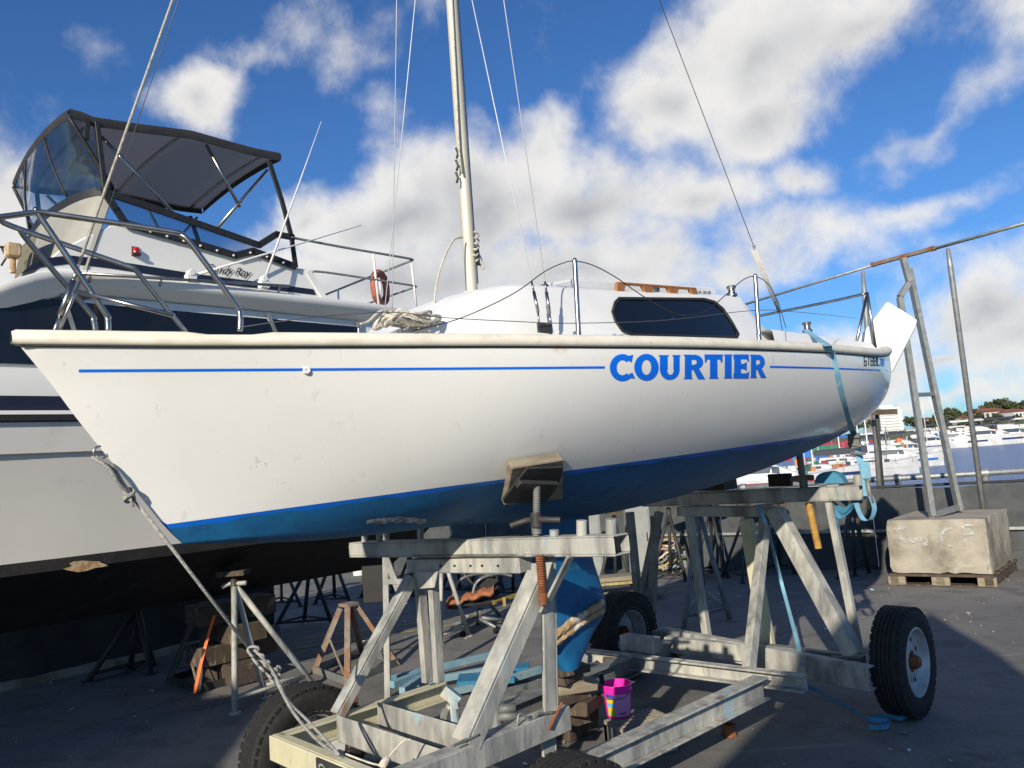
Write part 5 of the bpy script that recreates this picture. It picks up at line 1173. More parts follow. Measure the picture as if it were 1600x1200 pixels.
pg1 = GR(1347, 428); mb = MB(); f_ = PG(1384, 884); mb.tube([GR(1348, 424), lerp(GR(1348, 424), f_, .1), f_], .03, 10, radii=[.022, .034, .034]); mb.build('post', 'steel_grey', ga, smooth=True)
f_ = PG(1549, 888); mb = MB(); mb.tube([GR(1481, 388), lerp(GR(1481, 388), f_, .06), f_], .03, 10, radii=[.022, .032, .032]); mb.build('post', 'steel_grey', ga, smooth=True)
ty = 9.0
l1 = [PY(1457, 806, ty), PY(1406, 464, ty), PY(1421, 441, ty), PY(1411, 403, ty)]
mb = MB()
for a_, b_ in zip(l1[:-1], l1[1:]): mb.beam(a_, b_, .06, .07, Y3)
mb.build('ladder_leg', 'steel_grey', ga, bevel=.004)
ty2 = 9.35; mb = MB(); mb.beam(PY(1499, 798, ty2), PY(1420, 420, ty2), .05, .10, Y3); mb.build('ladder_leg', 'steel_grey', ga, bevel=.004)
mb = MB(); mb.beam(PY(1431, 617, ty), PY(1456, 616, ty2), .06, .045); mb.build('rung', 'steel_grey', ga, bevel=.003)
mb = MB(); mb.beam(PY(1455, 806, ty), PY(1499, 792, ty2), .06, .06); mb.build('rung', 'steel_grey', ga, bevel=.003)
mb = MB(); mb.tube([PY(1451, 620, 9.2), PY(1470, 680, 9.4), PY(1506, 795, 9.5)], .006, 6); mb.build('cable', 'wire_white', ga, smooth=True)
# black pole behind the stern
bp_ = thing('dark_pole', 'thin dark steel pole standing behind the sailboat stern', 'pole', PG(1388, 868)); mb = MB(); mb.tube([PG(1388, 868), PY(1370, 648, 10.2)], .022, 10); mb.build('shaft', 'dark_steel', bp_, smooth=True); mb = MB(); mb.beam(PY(1352, 645, 10.2), PY(1402, 643, 10.0), .05, .07); mb.build('top_plate', 'timber_dark', bp_)
# tripod and trestle boat stands
def tripod(name, label, top_px, top_y, feet, r=.022, m_='galv_dark', ring=.35, cap=True, grp='boat stands in the yard'):
    fp = [PG(*f) for f in feet]; c = sum(fp, Vector())/len(fp); top_ = PY(*top_px, top_y) if top_y else None
    t = thing(name, label, 'boat stand', c, grp)
    for f in fp:
        mb = MB(); mb.tube([f, lerp(f, top_, .97)], r, 8); mb.build('leg', m_, t, smooth=True); mb = MB(); mb.lathe([(0, .0), (r*1.9, 0), (r*1.9, .012), (r, .016)], f, Z3, 10); mb.build('foot', m_, t)
    for i in range(len(fp)):
        a_, b_ = lerp(fp[i], top_, ring*.3), lerp(fp[(i+1) % len(fp)], top_, ring*.3); mb = MB(); mb.tube([a_, b_], r*.6, 6); mb.build('brace', m_, t, smooth=True)
    mb = MB(); mb.tube([top_-Z3*.15, top_+Z3*.05], r*1.3, 10); mb.build('screw', 'dark_steel', t, smooth=True)
    if cap:
        mb = MB(); mb.tube(curve([top_-X3*.10-Z3*.02, top_-X3*.03+Z3*.005, top_+X3*.03, top_+X3*.10+Z3*.0], 4), r*.8, 8); mb.build('handle', m_, t, smooth=True)
    mb = MB(); mb.box(top_+Z3*.09, X3*.11, Y3*.09, Z3*.02); mb.build('pad', 'timber_dark', t); mb = MB(); mb.tube([top_, top_+Z3*.08], r*.8, 8); mb.build('screw', 'dark_steel', t)
    return t
d_ = PG(400, 1090).y
tripod('tripod_stand', 'pale grey tubular tripod stand nearest the bow rope', (366, 912), d_, ((367, 1115), (416, 1090), (492, 1072)), .024, 'galv')
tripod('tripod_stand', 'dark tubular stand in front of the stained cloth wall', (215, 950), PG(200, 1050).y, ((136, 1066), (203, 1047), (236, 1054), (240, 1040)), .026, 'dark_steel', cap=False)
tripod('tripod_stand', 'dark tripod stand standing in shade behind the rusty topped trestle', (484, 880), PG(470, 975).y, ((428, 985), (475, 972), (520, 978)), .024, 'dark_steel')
tripod('tripod_stand', 'tripod stand with a bright leg just left of the office chair', (690, 862), PG(715, 998).y, ((688, 1008), (733, 994), (782, 962)), .022, 'galv')
tripod('tripod_stand', 'dark tripod stand with wheels seen between the rear trailer legs', (1090, 790), PG(1110, 960).y, ((1068, 985), (1141, 970), (1100, 935)), .026, 'galv_dark')
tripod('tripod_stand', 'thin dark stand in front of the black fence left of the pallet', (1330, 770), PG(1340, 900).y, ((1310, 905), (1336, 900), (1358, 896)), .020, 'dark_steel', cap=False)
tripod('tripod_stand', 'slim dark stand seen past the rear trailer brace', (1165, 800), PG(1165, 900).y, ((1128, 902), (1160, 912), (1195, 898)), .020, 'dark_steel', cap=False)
def trestle(label, base, top_c, top_y, tw, leg=.05, m_='rust_steel', th=.03):
    bp4 = [PG(*p) for p in base]; c = sum(bp4, Vector())/4; tc = PY(*top_c, top_y); t = thing('trestle_stand', label, 'boat stand', c, 'trestle stands')
    tp = [tc+(p-c).normalized()*tw for p in bp4]; tp = [Vector((p.x, p.y, tc.z)) for p in tp]
    for a_, b_ in zip(bp4, tp): mb = MB(); mb.angle(a_, b_-Z3*.01, leg, (c-a_).normalized(), (Vector((-(c-a_).y, (c-a_).x, 0))).normalized(), .010); mb.build('leg', m_, t, bevel=.003)
    for i in range(4): mb = MB(); mb.beam(bp4[i]+Z3*.035, bp4[(i+1) % 4]+Z3*.035, .012, .06); mb.build('base_rail', 'galv_dark' if m_ != 'dark_steel' else m_, t)
    mb = MB(); mb.prism([p+(p-tc)*.25 for p in tp], Z3*th); mb.build('top_plate', 'rust_steel' if m_ != 'dark_steel' else 'timber_dark', t, bevel=.004)
    for i in (0, 2): mb = MB(); mb.tube([lerp(bp4[i], tp[i], .55), lerp(bp4[(i+1) % 4], tp[(i+1) % 4], .05)], .010, 6); mb.build('brace', 'rust_steel', t)
    return t
trestle('four legged steel trestle with a rusty top plate behind the front left wheel', ((490, 1052), (543, 1072), (622, 1040), (566, 1022)), (545, 947), PG(550, 1045).y, .075)
trestle('dark trestle stand on a square base with orange tape tied to it', ((263, 1068), (309, 1083), (388, 1062), (335, 1046)), (328, 945), PG(325, 1062).y, .09, .055, 'dark_steel')
ot = MB(); tp_ = [PG(306, 1082, .03)-Y3*.03, PY(318, 1020, PG(325, 1062).y-.35), PY(333, 968, PG(325, 1062).y-.35), PY(338, 962, PG(325, 1062).y-.35), PY(360, 964, PG(325, 1062).y-.35)]
tag(ribbon(tp_, .025, X3).build('orange_tape', 'orange_tape', smooth=True), 'torn strip of orange tape hanging from the dark trestle stand', 'tape')
# office chair with a torn orange seat
cp_ = PG(748, 985); ch = thing('office_chair', 'old office chair with torn orange cushion standing behind the trailer', 'chair', cp_); cy_ = cp_.y
def CH(px, py, dy=0): return PY(px, py, cy_+dy)
sc_ = cp_.y/1200
mb = MB(); P = []
for i, t in enumerate(np.linspace(0, 1, 12)):
    c_ = lerp(CH(702, 945, -.1), CH(785, 935, .15), t); P.append([c_+Z3*(.035*math.sin(a)*(1+.2*math.sin(7*t)))*(1 if t < .95 and t > .03 else .3)+Y3*.22*math.cos(a) for a in np.linspace(0, 6.283, 13)])
mb.grid(P); mb.build('seat', 'canvas_black', ch, smooth=True)
mb = MB(); P = []
for i, t in enumerate(np.linspace(0, 1, 14)):
    c_ = lerp(CH(699, 942, -.16), CH(772, 922, -.02), t)+Z3*(.012*math.sin(t*19)); P.append([c_+Z3*(.04+.012*math.sin(i*2.3+a*3))*math.sin(a)+Y3*(.16+.02*math.sin(i*1.7))*math.cos(a) for a in np.linspace(0, 6.283, 13)])
mb.grid(P); mb.build('torn_cushion', 'faded_orange', ch, smooth=True)
for dx in (0, 30):
    mb = MB(); mb.tube(curve([CH(708+dx, 932, -.1), CH(712+dx, 915, -.1), CH(722+dx, 904, -.1), CH(740+dx, 898, .0), CH(755+dx, 897, .1), CH(770+dx, 900, .15)], 5), .014, 8); mb.build('armrest', 'steel_grey', ch, smooth=True)
mb = MB(); P = [[CH(765, 930, .2)+Z3*z+X3*x for x in (-.10, 0, .10)] for z in (0, .1, .22, .3)]; mb.grid(P); mb.grid([[p+Y3*.03 for p in r_] for r_ in P]); mb.build('backrest', 'canvas_black', ch, smooth=True)
mb = MB(); mb.tube([Vector((cp_.x, cp_.y, .08)), CH(750, 950)], .025, 10); mb.build('column', 'steel_grey', ch, smooth=True)
for k in range(5):
    a = k*1.2566+.4; f_ = cp_+Vector((math.cos(a)*.29, math.sin(a)*.29, .065)); mb = MB(); mb.tube([Vector((cp_.x, cp_.y, .13)), f_], .02, 8, radii=[.024, .013]); mb.build('base_arm', 'steel_grey', ch, smooth=True)
    mb = MB(); mb.lathe([(0, -.02), (.026, -.02), (.026, .02), (0, .02)], f_-Z3*.038, Vector((math.sin(a), -math.cos(a), 0)), 12); mb.build('castor', 'black_plate', ch, smooth=True, sharp=50)
# yellow clamp behind the chair
yc = PY(800, 940, cp_.y+.3); mb = MB(); mb.beam(PY(770, 942, cp_.y-.1), PY(815, 927, cp_.y+.2), .03, .035); mb.box(PY(788, 940, cp_.y-.05), X3*.016, Y3*.02, Z3*.045)
tag(mb.build('yellow_bracket', 'dull_yellow'), 'small yellow steel bracket frame just right of the office chair seat', 'bracket')
# blue painted steel frames lying on the ground
bf = thing('steel_rack', 'pale blue painted steel rack lying on the ground behind the trailer front', 'rack', PG(720, 1050))
for (x0, y0, x1, y1, z) in ((607, 1062, 790, 1018, .10), (625, 1072, 800, 1040, .08), (612, 1070, 670, 1048, .14), (628, 1080, 660, 1058, .12), (690, 1085, 770, 1066, .05), (780, 1066, 845, 1046, .08)):
    mb = MB(); mb.beam(PG(x0, y0, z), PG(x1, y1, z), .05, .05); mb.build('bar', 'blue_paint', bf, bevel=.003)
mb = MB(); c_ = PG(760, 1060, .08); mb.box(c_, X3*.22, Y3*.12, Z3*.02); tag(mb.build('blue_board', 'blue_dark_paint', bevel=.004), 'dark blue painted board lying on the frames behind the big brace', 'board')
mb = MB(); c_ = PG(808, 1046, .08); mb.box(c_, X3*.10, Y3*.09, Z3*.03); tag(mb.build('blue_offcut', 'blue_dark_paint', bevel=.004), 'small blue block on the ground just left of the keel', 'board')
for (x0, y0, x1, y1) in ((780, 1088, 860, 1068), (770, 1100, 870, 1078)):
    mb = MB(); mb.beam(PG(x0, y0, .10), PG(x1, y1, .10), .07, .07); mb.build('bar', 'galv_dark', bf, bevel=.003)
# jockey stand with castor in the tray
jk = thing('jockey_wheel', 'grey steel jockey wheel bracket standing behind the front tray', 'jockey wheel', PG(705, 1130, .3)); yk = W(2.45, .15, 0).y
mb = MB(); mb.beam(PY(693, 1078, yk), PY(716, 1096, yk), .04, .05); mb.beam(PY(716, 1098, yk), PY(704, 1100, yk), .05, .04); mb.tube([PY(706, 1100, yk), PY(710, 1130, yk)], .028, 10); mb.build('bracket', 'galv', jk, bevel=0); mb = MB(); mb.lathe([(0, -.02), (.045, -.02), (.045, .02), (0, .02)], PY(703, 1120, yk), Vector((.8, -.6, 0)), 16); mb.build('wheel', 'galv_dark', jk, smooth=True, sharp=50)
# fallen jack with cross handle
jh = thing('spare_jack', 'spare grey screw jack with cross handle lying behind the near rail', 'jack', PG(775, 1135, .25)); yk = W(2.75, .25, 0).y
mb = MB(); mb.tube([PY(778, 1108, yk), PY(806, 1106, yk)], .022, 8); mb.tube([PY(778, 1120, yk), PY(808, 1118, yk)], .022, 8); mb.build('handle', 'galv_dark', jh, smooth=True); mb = MB(); mb.lathe([(.02, 0), (.03, .02), (.02, .06), (.045, .13)], PY(774, 1100, yk), -Z3, 12); mb.build('nut', 'galv_dark', jh, smooth=True)
# pink bucket standing on an upturned crate
yb = PG(975, 1150).y
ck = thing('plastic_crate', 'upturned slotted plastic crate on the ground under the pink bucket', 'crate', PG(975, 1150))
q0, q1, q3 = PG(945, 1128, .17), PG(988, 1148, .17), PG(985, 1098, .17); eu = (q1-q0); lu = .22; eu.normalize(); ev = Vector((-eu.y, eu.x, 0)); lv = .34
for k in range(7): mb = MB(); mb.beam(q0+eu*lu*k/6, q0+eu*lu*k/6+ev*lv, .012, .02); mb.build('slat', 'grating', ck)
for k in range(10): mb = MB(); mb.beam(q0+ev*lv*k/9-Z3*.003, q0+ev*lv*k/9+eu*lu-Z3*.003, .012, .018); mb.build('slat', 'grating', ck)
for a_, b_ in ((q0, q0+eu*lu), (q0+eu*lu, q0+eu*lu+ev*lv), (q0, q0+ev*lv), (q0+ev*lv, q0+ev*lv+eu*lu)):
    n_ = 6
    mb = MB()
    for k in range(n_): p = lerp(a_, b_, k/(n_-1)); mb.beam(Vector((p.x, p.y, .0)), Vector((p.x, p.y, .16)), .014, .014)
    mb.beam(Vector((a_.x, a_.y, .012)), Vector((b_.x, b_.y, .012)), .014, .02); mb.build('side_grille', 'grating', ck)
bpz = .182; bb_ = PG(967, 1117, bpz); bkt = thing('pink_bucket', 'bright pink plastic bucket with coloured label standing on the crate', 'bucket', bb_)
mb = MB(); hB = .185; r0, r1 = .070, .087
mb.lathe([(0, .004), (r0-.004, .004), (r0, 0), (r0+.001, .004), (lerp(r0, r1, .78), hB*.78), (lerp(r0, r1, .8)+.006, hB*.80), (lerp(r0, r1, .84)+.006, hB*.84), (r1, hB*.86), (r1+.007, hB*.97), (r1+.006, hB), (r1-.003, hB), (r1-.004, hB*.9), (r0-.002, .008), (0, .008)], bb_, Z3, 36); mb.build('shell', 'pink', bkt, smooth=True, sharp=40)
def lab(a0, a1, z0, z1, name, m_, off=.0012, par=None):
    mb = MB(); P = []
    for a in np.linspace(a0, a1, 10): P.append([bb_+Vector((math.cos(a), math.sin(a), 0))*(lerp(r0, r1, z/hB)+off)+Z3*z for z in (z0, z1)])
    mb.grid(P); return mb.build(name, m_, par or bkt, smooth=True)
va = math.atan2(-bb_.y, -bb_.x)
lo_ = lab(va-.25, va+1.15, .012, .138, 'label', 'pink_label')
for k, m_ in enumerate(('green_label', 'yellow_paint', 'sky_label', 'yellow_paint', 'navy_label')): lab(va-.95, va-.27, .012+.0255*k, .012+.0255*(k+1)-.001, 'label', m_)
for k in range(4): lab(va+.0+.17*k, va+.10+.17*k, .022, .034, 'label_print', 'dark_text', .002, lo_)
mb = MB(); mb.tube(curve([bb_+Vector((-.088, 0, .15)), bb_+Vector((-.095, -.02, .12)), bb_+Vector((-.06, -.075, .115)), bb_+Vector((.03, -.095, .125)), bb_+Vector((.09, -.03, .15))], 6), .002, 5); mb.build('handle', 'wire', bkt, smooth=True)
mb = MB(); mb.tube([bb_+Vector((-.05, .0, .05)), bb_+Vector((-.09, .01, .24))], .016, 10); tag(mb.build('brush_handle', 'navy', smooth=True), 'dark brush handle leaning inside the pink bucket', 'brush')
# pots, buckets and junk
def pail(px, py, r_, h_, m_, label, name='bucket'):
    b = PG(px, py); t = thing(name, label, 'bucket', b); mb = MB(); mb.lathe([(0, 0), (r_*.88, 0), (r_*.96, h_*.8), (r_*1.04, h_*.82), (r_*1.06, h_), (r_*.98, h_), (r_*.9, h_*.1), (0, h_*.1)], b, Z3, 24); mb.build('shell', m_, t, smooth=True, sharp=40); mb = MB(); mb.lathe([(r_*1.07, h_*.86), (r_*1.1, h_*.9), (r_*1.07, h_*.94)], b, Z3, 24); mb.build('rim', m_, t, smooth=True)
pail(562, 898, .125, .36, 'white_plastic', 'white plastic bucket far behind the front trailer beam')
mb = MB(); b = PG(1140, 1150); mb.lathe([(0, .0), (.045, 0), (.05, .01), (.042, .02), (.04, .055), (.046, .06), (.046, .07), (.03, .07), (.03, .02), (0, .02)], b, Z3, 8); tag(mb.build('rusty_nut', 'rust', bevel=.003), 'small rusty steel nut lying on the ground near the long chassis beam', 'nut')
for (px, py, w2, d2, h2, m_, nm, lab_) in ((548, 890, .12, .12, .42, 'red_paint', 'fuel_can', 'red can behind the white bucket in the far yard'), (1003, 900, .34, .25, 1.0, 'grey_box', 'steel_cabinet', 'tall pale grey cabinet seen under the hull between trailer posts'), (925, 905, .35, .25, .95, 'grey_box', 'steel_cabinet', 'grey cabinet half hidden behind the front beam end'),
                                        (1062, 888, .2, .2, .3, 'grey_box', 'storage_tub', 'pale plastic tub full of oddments under the fence')):
    b = PG(px, py); t = thing(nm, lab_, 'cabinet' if 'cab' in nm else 'container', b); mb = MB(); mb.box(b+Z3*h2/2, X3*w2/2, Y3*d2/2, Z3*h2/2); mb.build('body', m_, t, bevel=.012); mb = MB()
    mb.box(b+Z3*h2*.5-Y3*(d2/2+.006), X3*w2*.42, Y3*.006, Z3*h2*.44); mb.build('door', m_, t, bevel=.003); mb = MB(); mb.tube([b+Vector((w2*.3, -d2/2-.02, h2*.5)), b+Vector((w2*.3, -d2/2-.02, h2*.62))], .008, 6); mb.build('handle', 'dark_steel', t)
tro = thing('flat_trolley', 'low yellow edged trolley on castors in the far yard', 'trolley', PG(960, 905)); a_, b_ = PG(925, 912, .18), PG(1010, 905, .18)
mb = MB(); mb.beam(a_, b_, .3, .03); mb.build('deck', 'yellow_line', tro); mb = MB(); mb.beam(a_+Z3*.05, b_+Z3*.05, .28, .05); mb.build('board', 'timber', tro)
for p in (a_, b_, a_+Y3*.2, b_+Y3*.2): mb = MB(); mb.lathe([(0, -.02), (.07, -.02), (.07, .02), (0, .02)], Vector((p.x, p.y-.1, .072)), X3, 14); mb.build('castor', 'rubber', tro, smooth=True, sharp=50)

# white prop post with a black board, standing behind the front portal
pp_ = thing('prop_post', 'slim white prop post with cross arms standing behind the front trailer portal', 'post', PG(606, 1092)); yp = PG(606, 1092).y
mb = MB(); mb.beam(PG(606, 1092), PY(602, 835, yp), .045, .045, Y3); mb.build('post', 'galv', pp_, bevel=.003)
mb = MB(); mb.beam(PY(603, 872, yp), PY(632, 945, yp), .05, .04, Y3); mb.build('strut', 'galv', pp_, bevel=.003)
mb = MB(); mb.beam(PY(600, 908, yp), PY(645, 909, yp), .05, .04); mb.build('cross_arm', 'galv', pp_, bevel=.003)
mb = MB(); c_ = PY(587, 912, yp+.6); mb.box(c_, X3*.11, Y3*.015, Z3*.155); tag(mb.build('black_board', 'black_plate', bevel=.004), 'square black board hanging beside the slim white prop post', 'board')

mat('orange_hose', (.35, .16, .03), rough=.6)
# more stands and clutter in the shade behind
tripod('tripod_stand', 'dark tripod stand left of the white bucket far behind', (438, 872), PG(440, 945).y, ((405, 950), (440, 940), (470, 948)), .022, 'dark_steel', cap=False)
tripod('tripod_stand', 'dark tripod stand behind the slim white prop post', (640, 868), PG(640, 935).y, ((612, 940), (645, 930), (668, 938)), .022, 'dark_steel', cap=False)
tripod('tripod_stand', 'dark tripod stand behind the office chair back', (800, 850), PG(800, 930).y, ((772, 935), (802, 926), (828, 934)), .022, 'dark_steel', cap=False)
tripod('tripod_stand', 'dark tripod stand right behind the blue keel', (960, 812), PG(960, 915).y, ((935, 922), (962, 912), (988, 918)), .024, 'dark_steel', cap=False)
hz = thing('hose_pile', 'untidy pile of pale hoses and rope heaped against the fence behind the trailer', 'hose', PG(1040, 895)); c_ = PG(1040, 893)
for k in range(7):
    mb = MB(); r2 = random.Random(k+50); mb.tube([c_+Vector((r2.uniform(-.1, .1)+(.16+.05*k/7)*math.cos(a)*(1+.2*math.sin(3*a+k)), .12*math.sin(a), .03+.05*k+.06*math.sin(2*a+k)+.10*max(0, math.sin(a)))) for a in np.linspace(0, 6.0, 22)], .018, 6); mb.build('hose', ('rope_white', 'rope_grey', 'orange_hose', 'galv_dark')[k % 4] if k != 2 else 'yellow_line', hz, smooth=True)
pl_ = thing('plank_stack', 'stack of weathered planks lying on the ground beyond the rear trailer frame', 'planks', PG(1000, 930))
for k in range(4):
    mb = MB(); a_, b_ = PG(930+6*k, 925+3*k, .03+.035*(k // 2)), PG(1010+10*k, 915+3*k, .03+.035*(k // 2)); mb.beam(a_, b_, .11, .03); mb.build('plank', 'timber', pl_, bevel=.003)
# grit and small stones on the yard
gm = MB(); rg2 = random.Random(4)
for k in range(1500):
    x = rg2.uniform(-6, 6.5); y = rg2.uniform(3.2, 12)
    p = Vector((x, y, 0)); s_ = rg2.choice((.004, .005, .006, .008, .012))
    if (p-FA).dot(FN) > -.2: continue
    v = [p+Vector((rg2.uniform(.6, 1)*s_*math.cos(a), rg2.uniform(.6, 1)*s_*math.sin(a), 0)) for a in (0, 1.6, 3.1, 4.7)]+[p+Z3*s_*.8]
    gm.add(v, [(0, 1, 4), (1, 2, 4), (2, 3, 4), (3, 0, 4)])
go = gm.build('grit', 'concrete'); go['kind'] = 'stuff'; go['label'] = 'scattered grit and small stones on the dark yard'; go['category'] = 'grit'

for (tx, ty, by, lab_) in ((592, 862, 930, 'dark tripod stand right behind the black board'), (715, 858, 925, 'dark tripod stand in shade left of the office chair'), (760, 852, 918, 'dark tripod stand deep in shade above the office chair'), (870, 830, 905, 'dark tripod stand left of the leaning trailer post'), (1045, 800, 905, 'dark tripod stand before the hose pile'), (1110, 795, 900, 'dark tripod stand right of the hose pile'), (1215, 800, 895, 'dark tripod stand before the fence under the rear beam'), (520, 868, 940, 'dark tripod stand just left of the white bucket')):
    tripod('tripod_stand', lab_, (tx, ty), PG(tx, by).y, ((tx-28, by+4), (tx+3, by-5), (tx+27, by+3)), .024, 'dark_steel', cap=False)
# chips, paper and leaves trodden into the yard
dm = [MB(), MB()]; r5 = random.Random(21)
for k in range(260):
    x = r5.uniform(-5, 6); y = r5.uniform(3.6, 10.5); p = Vector((x, y, .004)); s_ = r5.uniform(.006, .022); a_ = r5.uniform(0, 3.1); e1, e2 = Vector((math.cos(a_), math.sin(a_), r5.uniform(0, .3)))*s_, Vector((-math.sin(a_), math.cos(a_), r5.uniform(0, .2)))*s_*r5.uniform(.3, .9)
    if (p-FA).dot(FN) > -.2: continue
    dm[k % 2].add([p-e1-e2+Z3*.006, p+e1-e2+Z3*.006, p+e1*.8+e2+Z3*.006, p-e1*.7+e2*1.1+Z3*.006], [(0, 1, 2, 3)])
for mb, m_, l_ in ((dm[0], 'timber', 'brown wood chips and leaves scattered on the yard'), (dm[1], 'white_plastic', 'pale paint flakes and paper scraps scattered on the yard')):
    o = mb.build('debris', m_); o['kind'] = 'stuff'; o['label'] = l_; o['category'] = 'debris'
# ================================================================ MOTOR CRUISER
cr_ = thing('motor_cruiser', 'large white flybridge motor cruiser with black canopy on stands behind the sailboat', 'motor cruiser', W(1.5, -4.0, .75))
WCR = -4.0
def c_hb(u): return 1.22*(1-max(0, min(1, (.9-u)/5.0))**2.3) if u < .9 else 1.22-.05*max(0, (u-3)/2)**2
def c_rise(u): return .45*max(0, (.6-u)/4.7)**1.6
def c_flare(u): return 1+1.2*max(0, (1.5-u)/5)
uc = list(np.linspace(-4.05, .9, 26))+list(np.linspace(1.1, 4.85, 20))
def cprof(u):
    hb = c_hb(u); f = c_flare(u); r = c_rise(u); k = min(1, hb/.5)
    return [(max(0, hb-.02*k), 2.55+r), (hb, 2.46+r), (hb, 2.365+r)], [(hb+.001, 2.365+r), (hb+.002, 2.27+r)], [(hb+.002, 2.27+r), (hb+.03, 2.268+r), (hb+.034, 2.243+r), (hb+.022, 2.24+r)], [(hb+.030, 2.24+r), (hb+.030, 2.205+r), (hb-.0, 2.195+r)], \
        [(max(0, hb-.0), 2.195+r), (max(0, hb-.045*f), 2.0+r*.8)], [(max(0, hb-.045*f), 2.0+r*.8), (max(0, hb-.07*f), 1.99+r*.8), (max(0, hb-.15*f), 1.75+r*.7), (max(0, hb-.22*f), 1.5+r*.6), (max(0, (hb-.27*f)), 1.30+r*.5)], \
        [(max(0, hb-.27*f), 1.30+r*.5), (max(0, hb-.28*f), 1.22+r*.5), (max(0, hb-.36*f), 1.21+r*.5), (max(0, (hb-.36*f)*.55), .98+r*.4), (0, .74+r*.9+.75*max(0, (-.5-u)/3.5)**2)]
names_ = [('bulwark', 'cruiser_white'), ('hull_stripe', 'navy'), ('rub_rail', 'cruiser_white'), ('rubber_fender', 'black_trim'), ('topside', 'cruiser_hull'), ('hull', 'cruiser_hull'), ('bottom', 'black_bottom')]
profs = [cprof(u) for u in uc]
for k, (nm, m_) in enumerate(names_):
    mb = MB()
    for sgn in (1, -1): mb.grid([[W(u, WCR+sgn*w, z) for w, z in p[k]] for u, p in zip(uc, profs)], flip=sgn > 0)
    pe = profs[-1][k]; mb.grid([[W(uc[-1], WCR+w, z) for w, z in pe], [W(uc[-1], WCR-w, z) for w, z in pe]], flip=True)
    mb.build(nm, m_, cr_, smooth=True, sharp=30)
mb = MB(); mb.grid([[W(u, WCR+c_hb(u)*t*.985, 2.545+c_rise(u)+.03*(1-t*t)) for t in np.linspace(-1, 1, 7)] for u in uc]); mb.build('deck', 'cruiser_white', cr_)
# bare spot on the bottom paint
mb = MB(); cpx = (132, 884); P = []
def bot_px(px, py): return PW(px, py, WCR+1.22-.285)
mb.v += [bot_px(cpx[0]+30*math.cos(a)*(1+.25*math.sin(5*a)), cpx[1]+8*math.sin(a)*(1+.2*math.cos(3*a))-.10*30*math.cos(a)) for a in np.linspace(0, 6.283, 22)[:-1]]; mb.v = [v+NA*.02 for v in mb.v]; mb.f.append(tuple(range(len(mb.v)))); mb.m.append(0); mb.build('bare_patch', 'rot_timber', cr_)
# deckhouse with dark windows
wn = -2.98; wf_ = 2*WCR-wn
dh = MB(); prof = [(-.5, 2.56), (.85, 3.13), (4.35, 3.13), (4.35, 2.56)]
dh.prism([W(u, wn-.02, z) for u, z in prof], -NA*(wn-wf_-.04)); dho = dh.build('deckhouse', 'cruiser_white', cr_, bevel=.02)
for sgn, w0 in ((1, wn), (-1, wf_)):
    for (u0, u1, s0, s1) in ((-.28, 1.50, 1.0, .14), (1.54, 3.02, .14, .20), (3.07, 3.9, .20, .0)):
        mb = MB(); mb.prism([W(u0 if u0 < 0 else u0+s0, w0-.018*sgn, 2.60), W(u1+s1, w0-.018*sgn, 2.60), W(u1, w0-.018*sgn, 3.05), W(u0+s0*.88 if u0 < 0 else u0, w0-.018*sgn, 3.05)], NA*.03*sgn); wo_ = mb.build('window', 'window_dark', cr_)
        mb = MB(); a_ = W(u1+(s1 if u1 < 4 else 0)+.01, w0+.012*sgn, 2.60); b_ = W(u1+.01, w0+.012*sgn, 3.10); mb.beam(a_, b_, .012, .028, UA); mb.build('window_frame', 'steel_grey', wo_)
mb = MB(); mb.prism([W(-.47, wn-.1, 2.60), W(.78, wn-.1, 3.10), W(.78, wf_+.1, 3.10), W(-.47, wf_+.1, 2.60)], Vector((-.02, -.02, .025))); mb.build('windscreen', 'window_dark', cr_)
# hardtop over the deckhouse, rounded at its corners
ht = MB(); outl = [(.72, -.3), (.78, -.8), (.92, -1.04), (1.08, -1.11), (1.2, -1.13), (1.32, -1.135), (1.45, -1.135), (1.7, -1.13), (2.6, -1.13), (4.2, -1.13), (4.45, -1.06), (4.55, -.85), (4.55, .85), (4.45, 1.06), (4.2, 1.13), (2.6, 1.13), (1.7, 1.13), (1.45, 1.135), (1.32, 1.135), (1.2, 1.13), (1.08, 1.11), (.92, 1.04), (.78, .8), (.72, .3)]
def ring_(k, z): return [W(2.6+(u-2.6)*k, WCR+w*k, z+.02-.15*max(0, (1.5-u)/.38)**1.3*(1 if u > .9 else 1)-(.05 if u > 4 else 0)*(u-4)) for u, w in outl]
rs = [ring_(.90, 3.10), ring_(.965, 3.15), ring_(.992, 3.178), ring_(1.002, 3.205), ring_(.999, 3.232), ring_(.985, 3.248), ring_(.95, 3.252)]
ht.grid([r_+[r_[0]] for r_ in rs]); n = len(outl)
ht.v += ring_(.90, 3.10)+ring_(.95, 3.252); b0 = len(ht.v)-2*n; ht.f.append(tuple(range(b0, b0+n))[::-1]); ht.m.append(0); ht.f.append(tuple(range(b0+n, b0+2*n))); ht.m.append(0)
ht.build('hardtop', 'cruiser_white', cr_, smooth=True, sharp=45)
# hand rail along the hardtop edge
wr = -2.84; mb = MB(); a_, b_ = PW(122, 427, wr), PW(452, 447, wr); mb.tube([a_, b_], .012, 8)
for t in (.05, .35, .65, .95): p = lerp(a_, b_, t); mb.tube([p, p-Z3*.05-NA*.04], .009, 6)
mb.build('hand_rail', 'stainless', cr_, smooth=True)
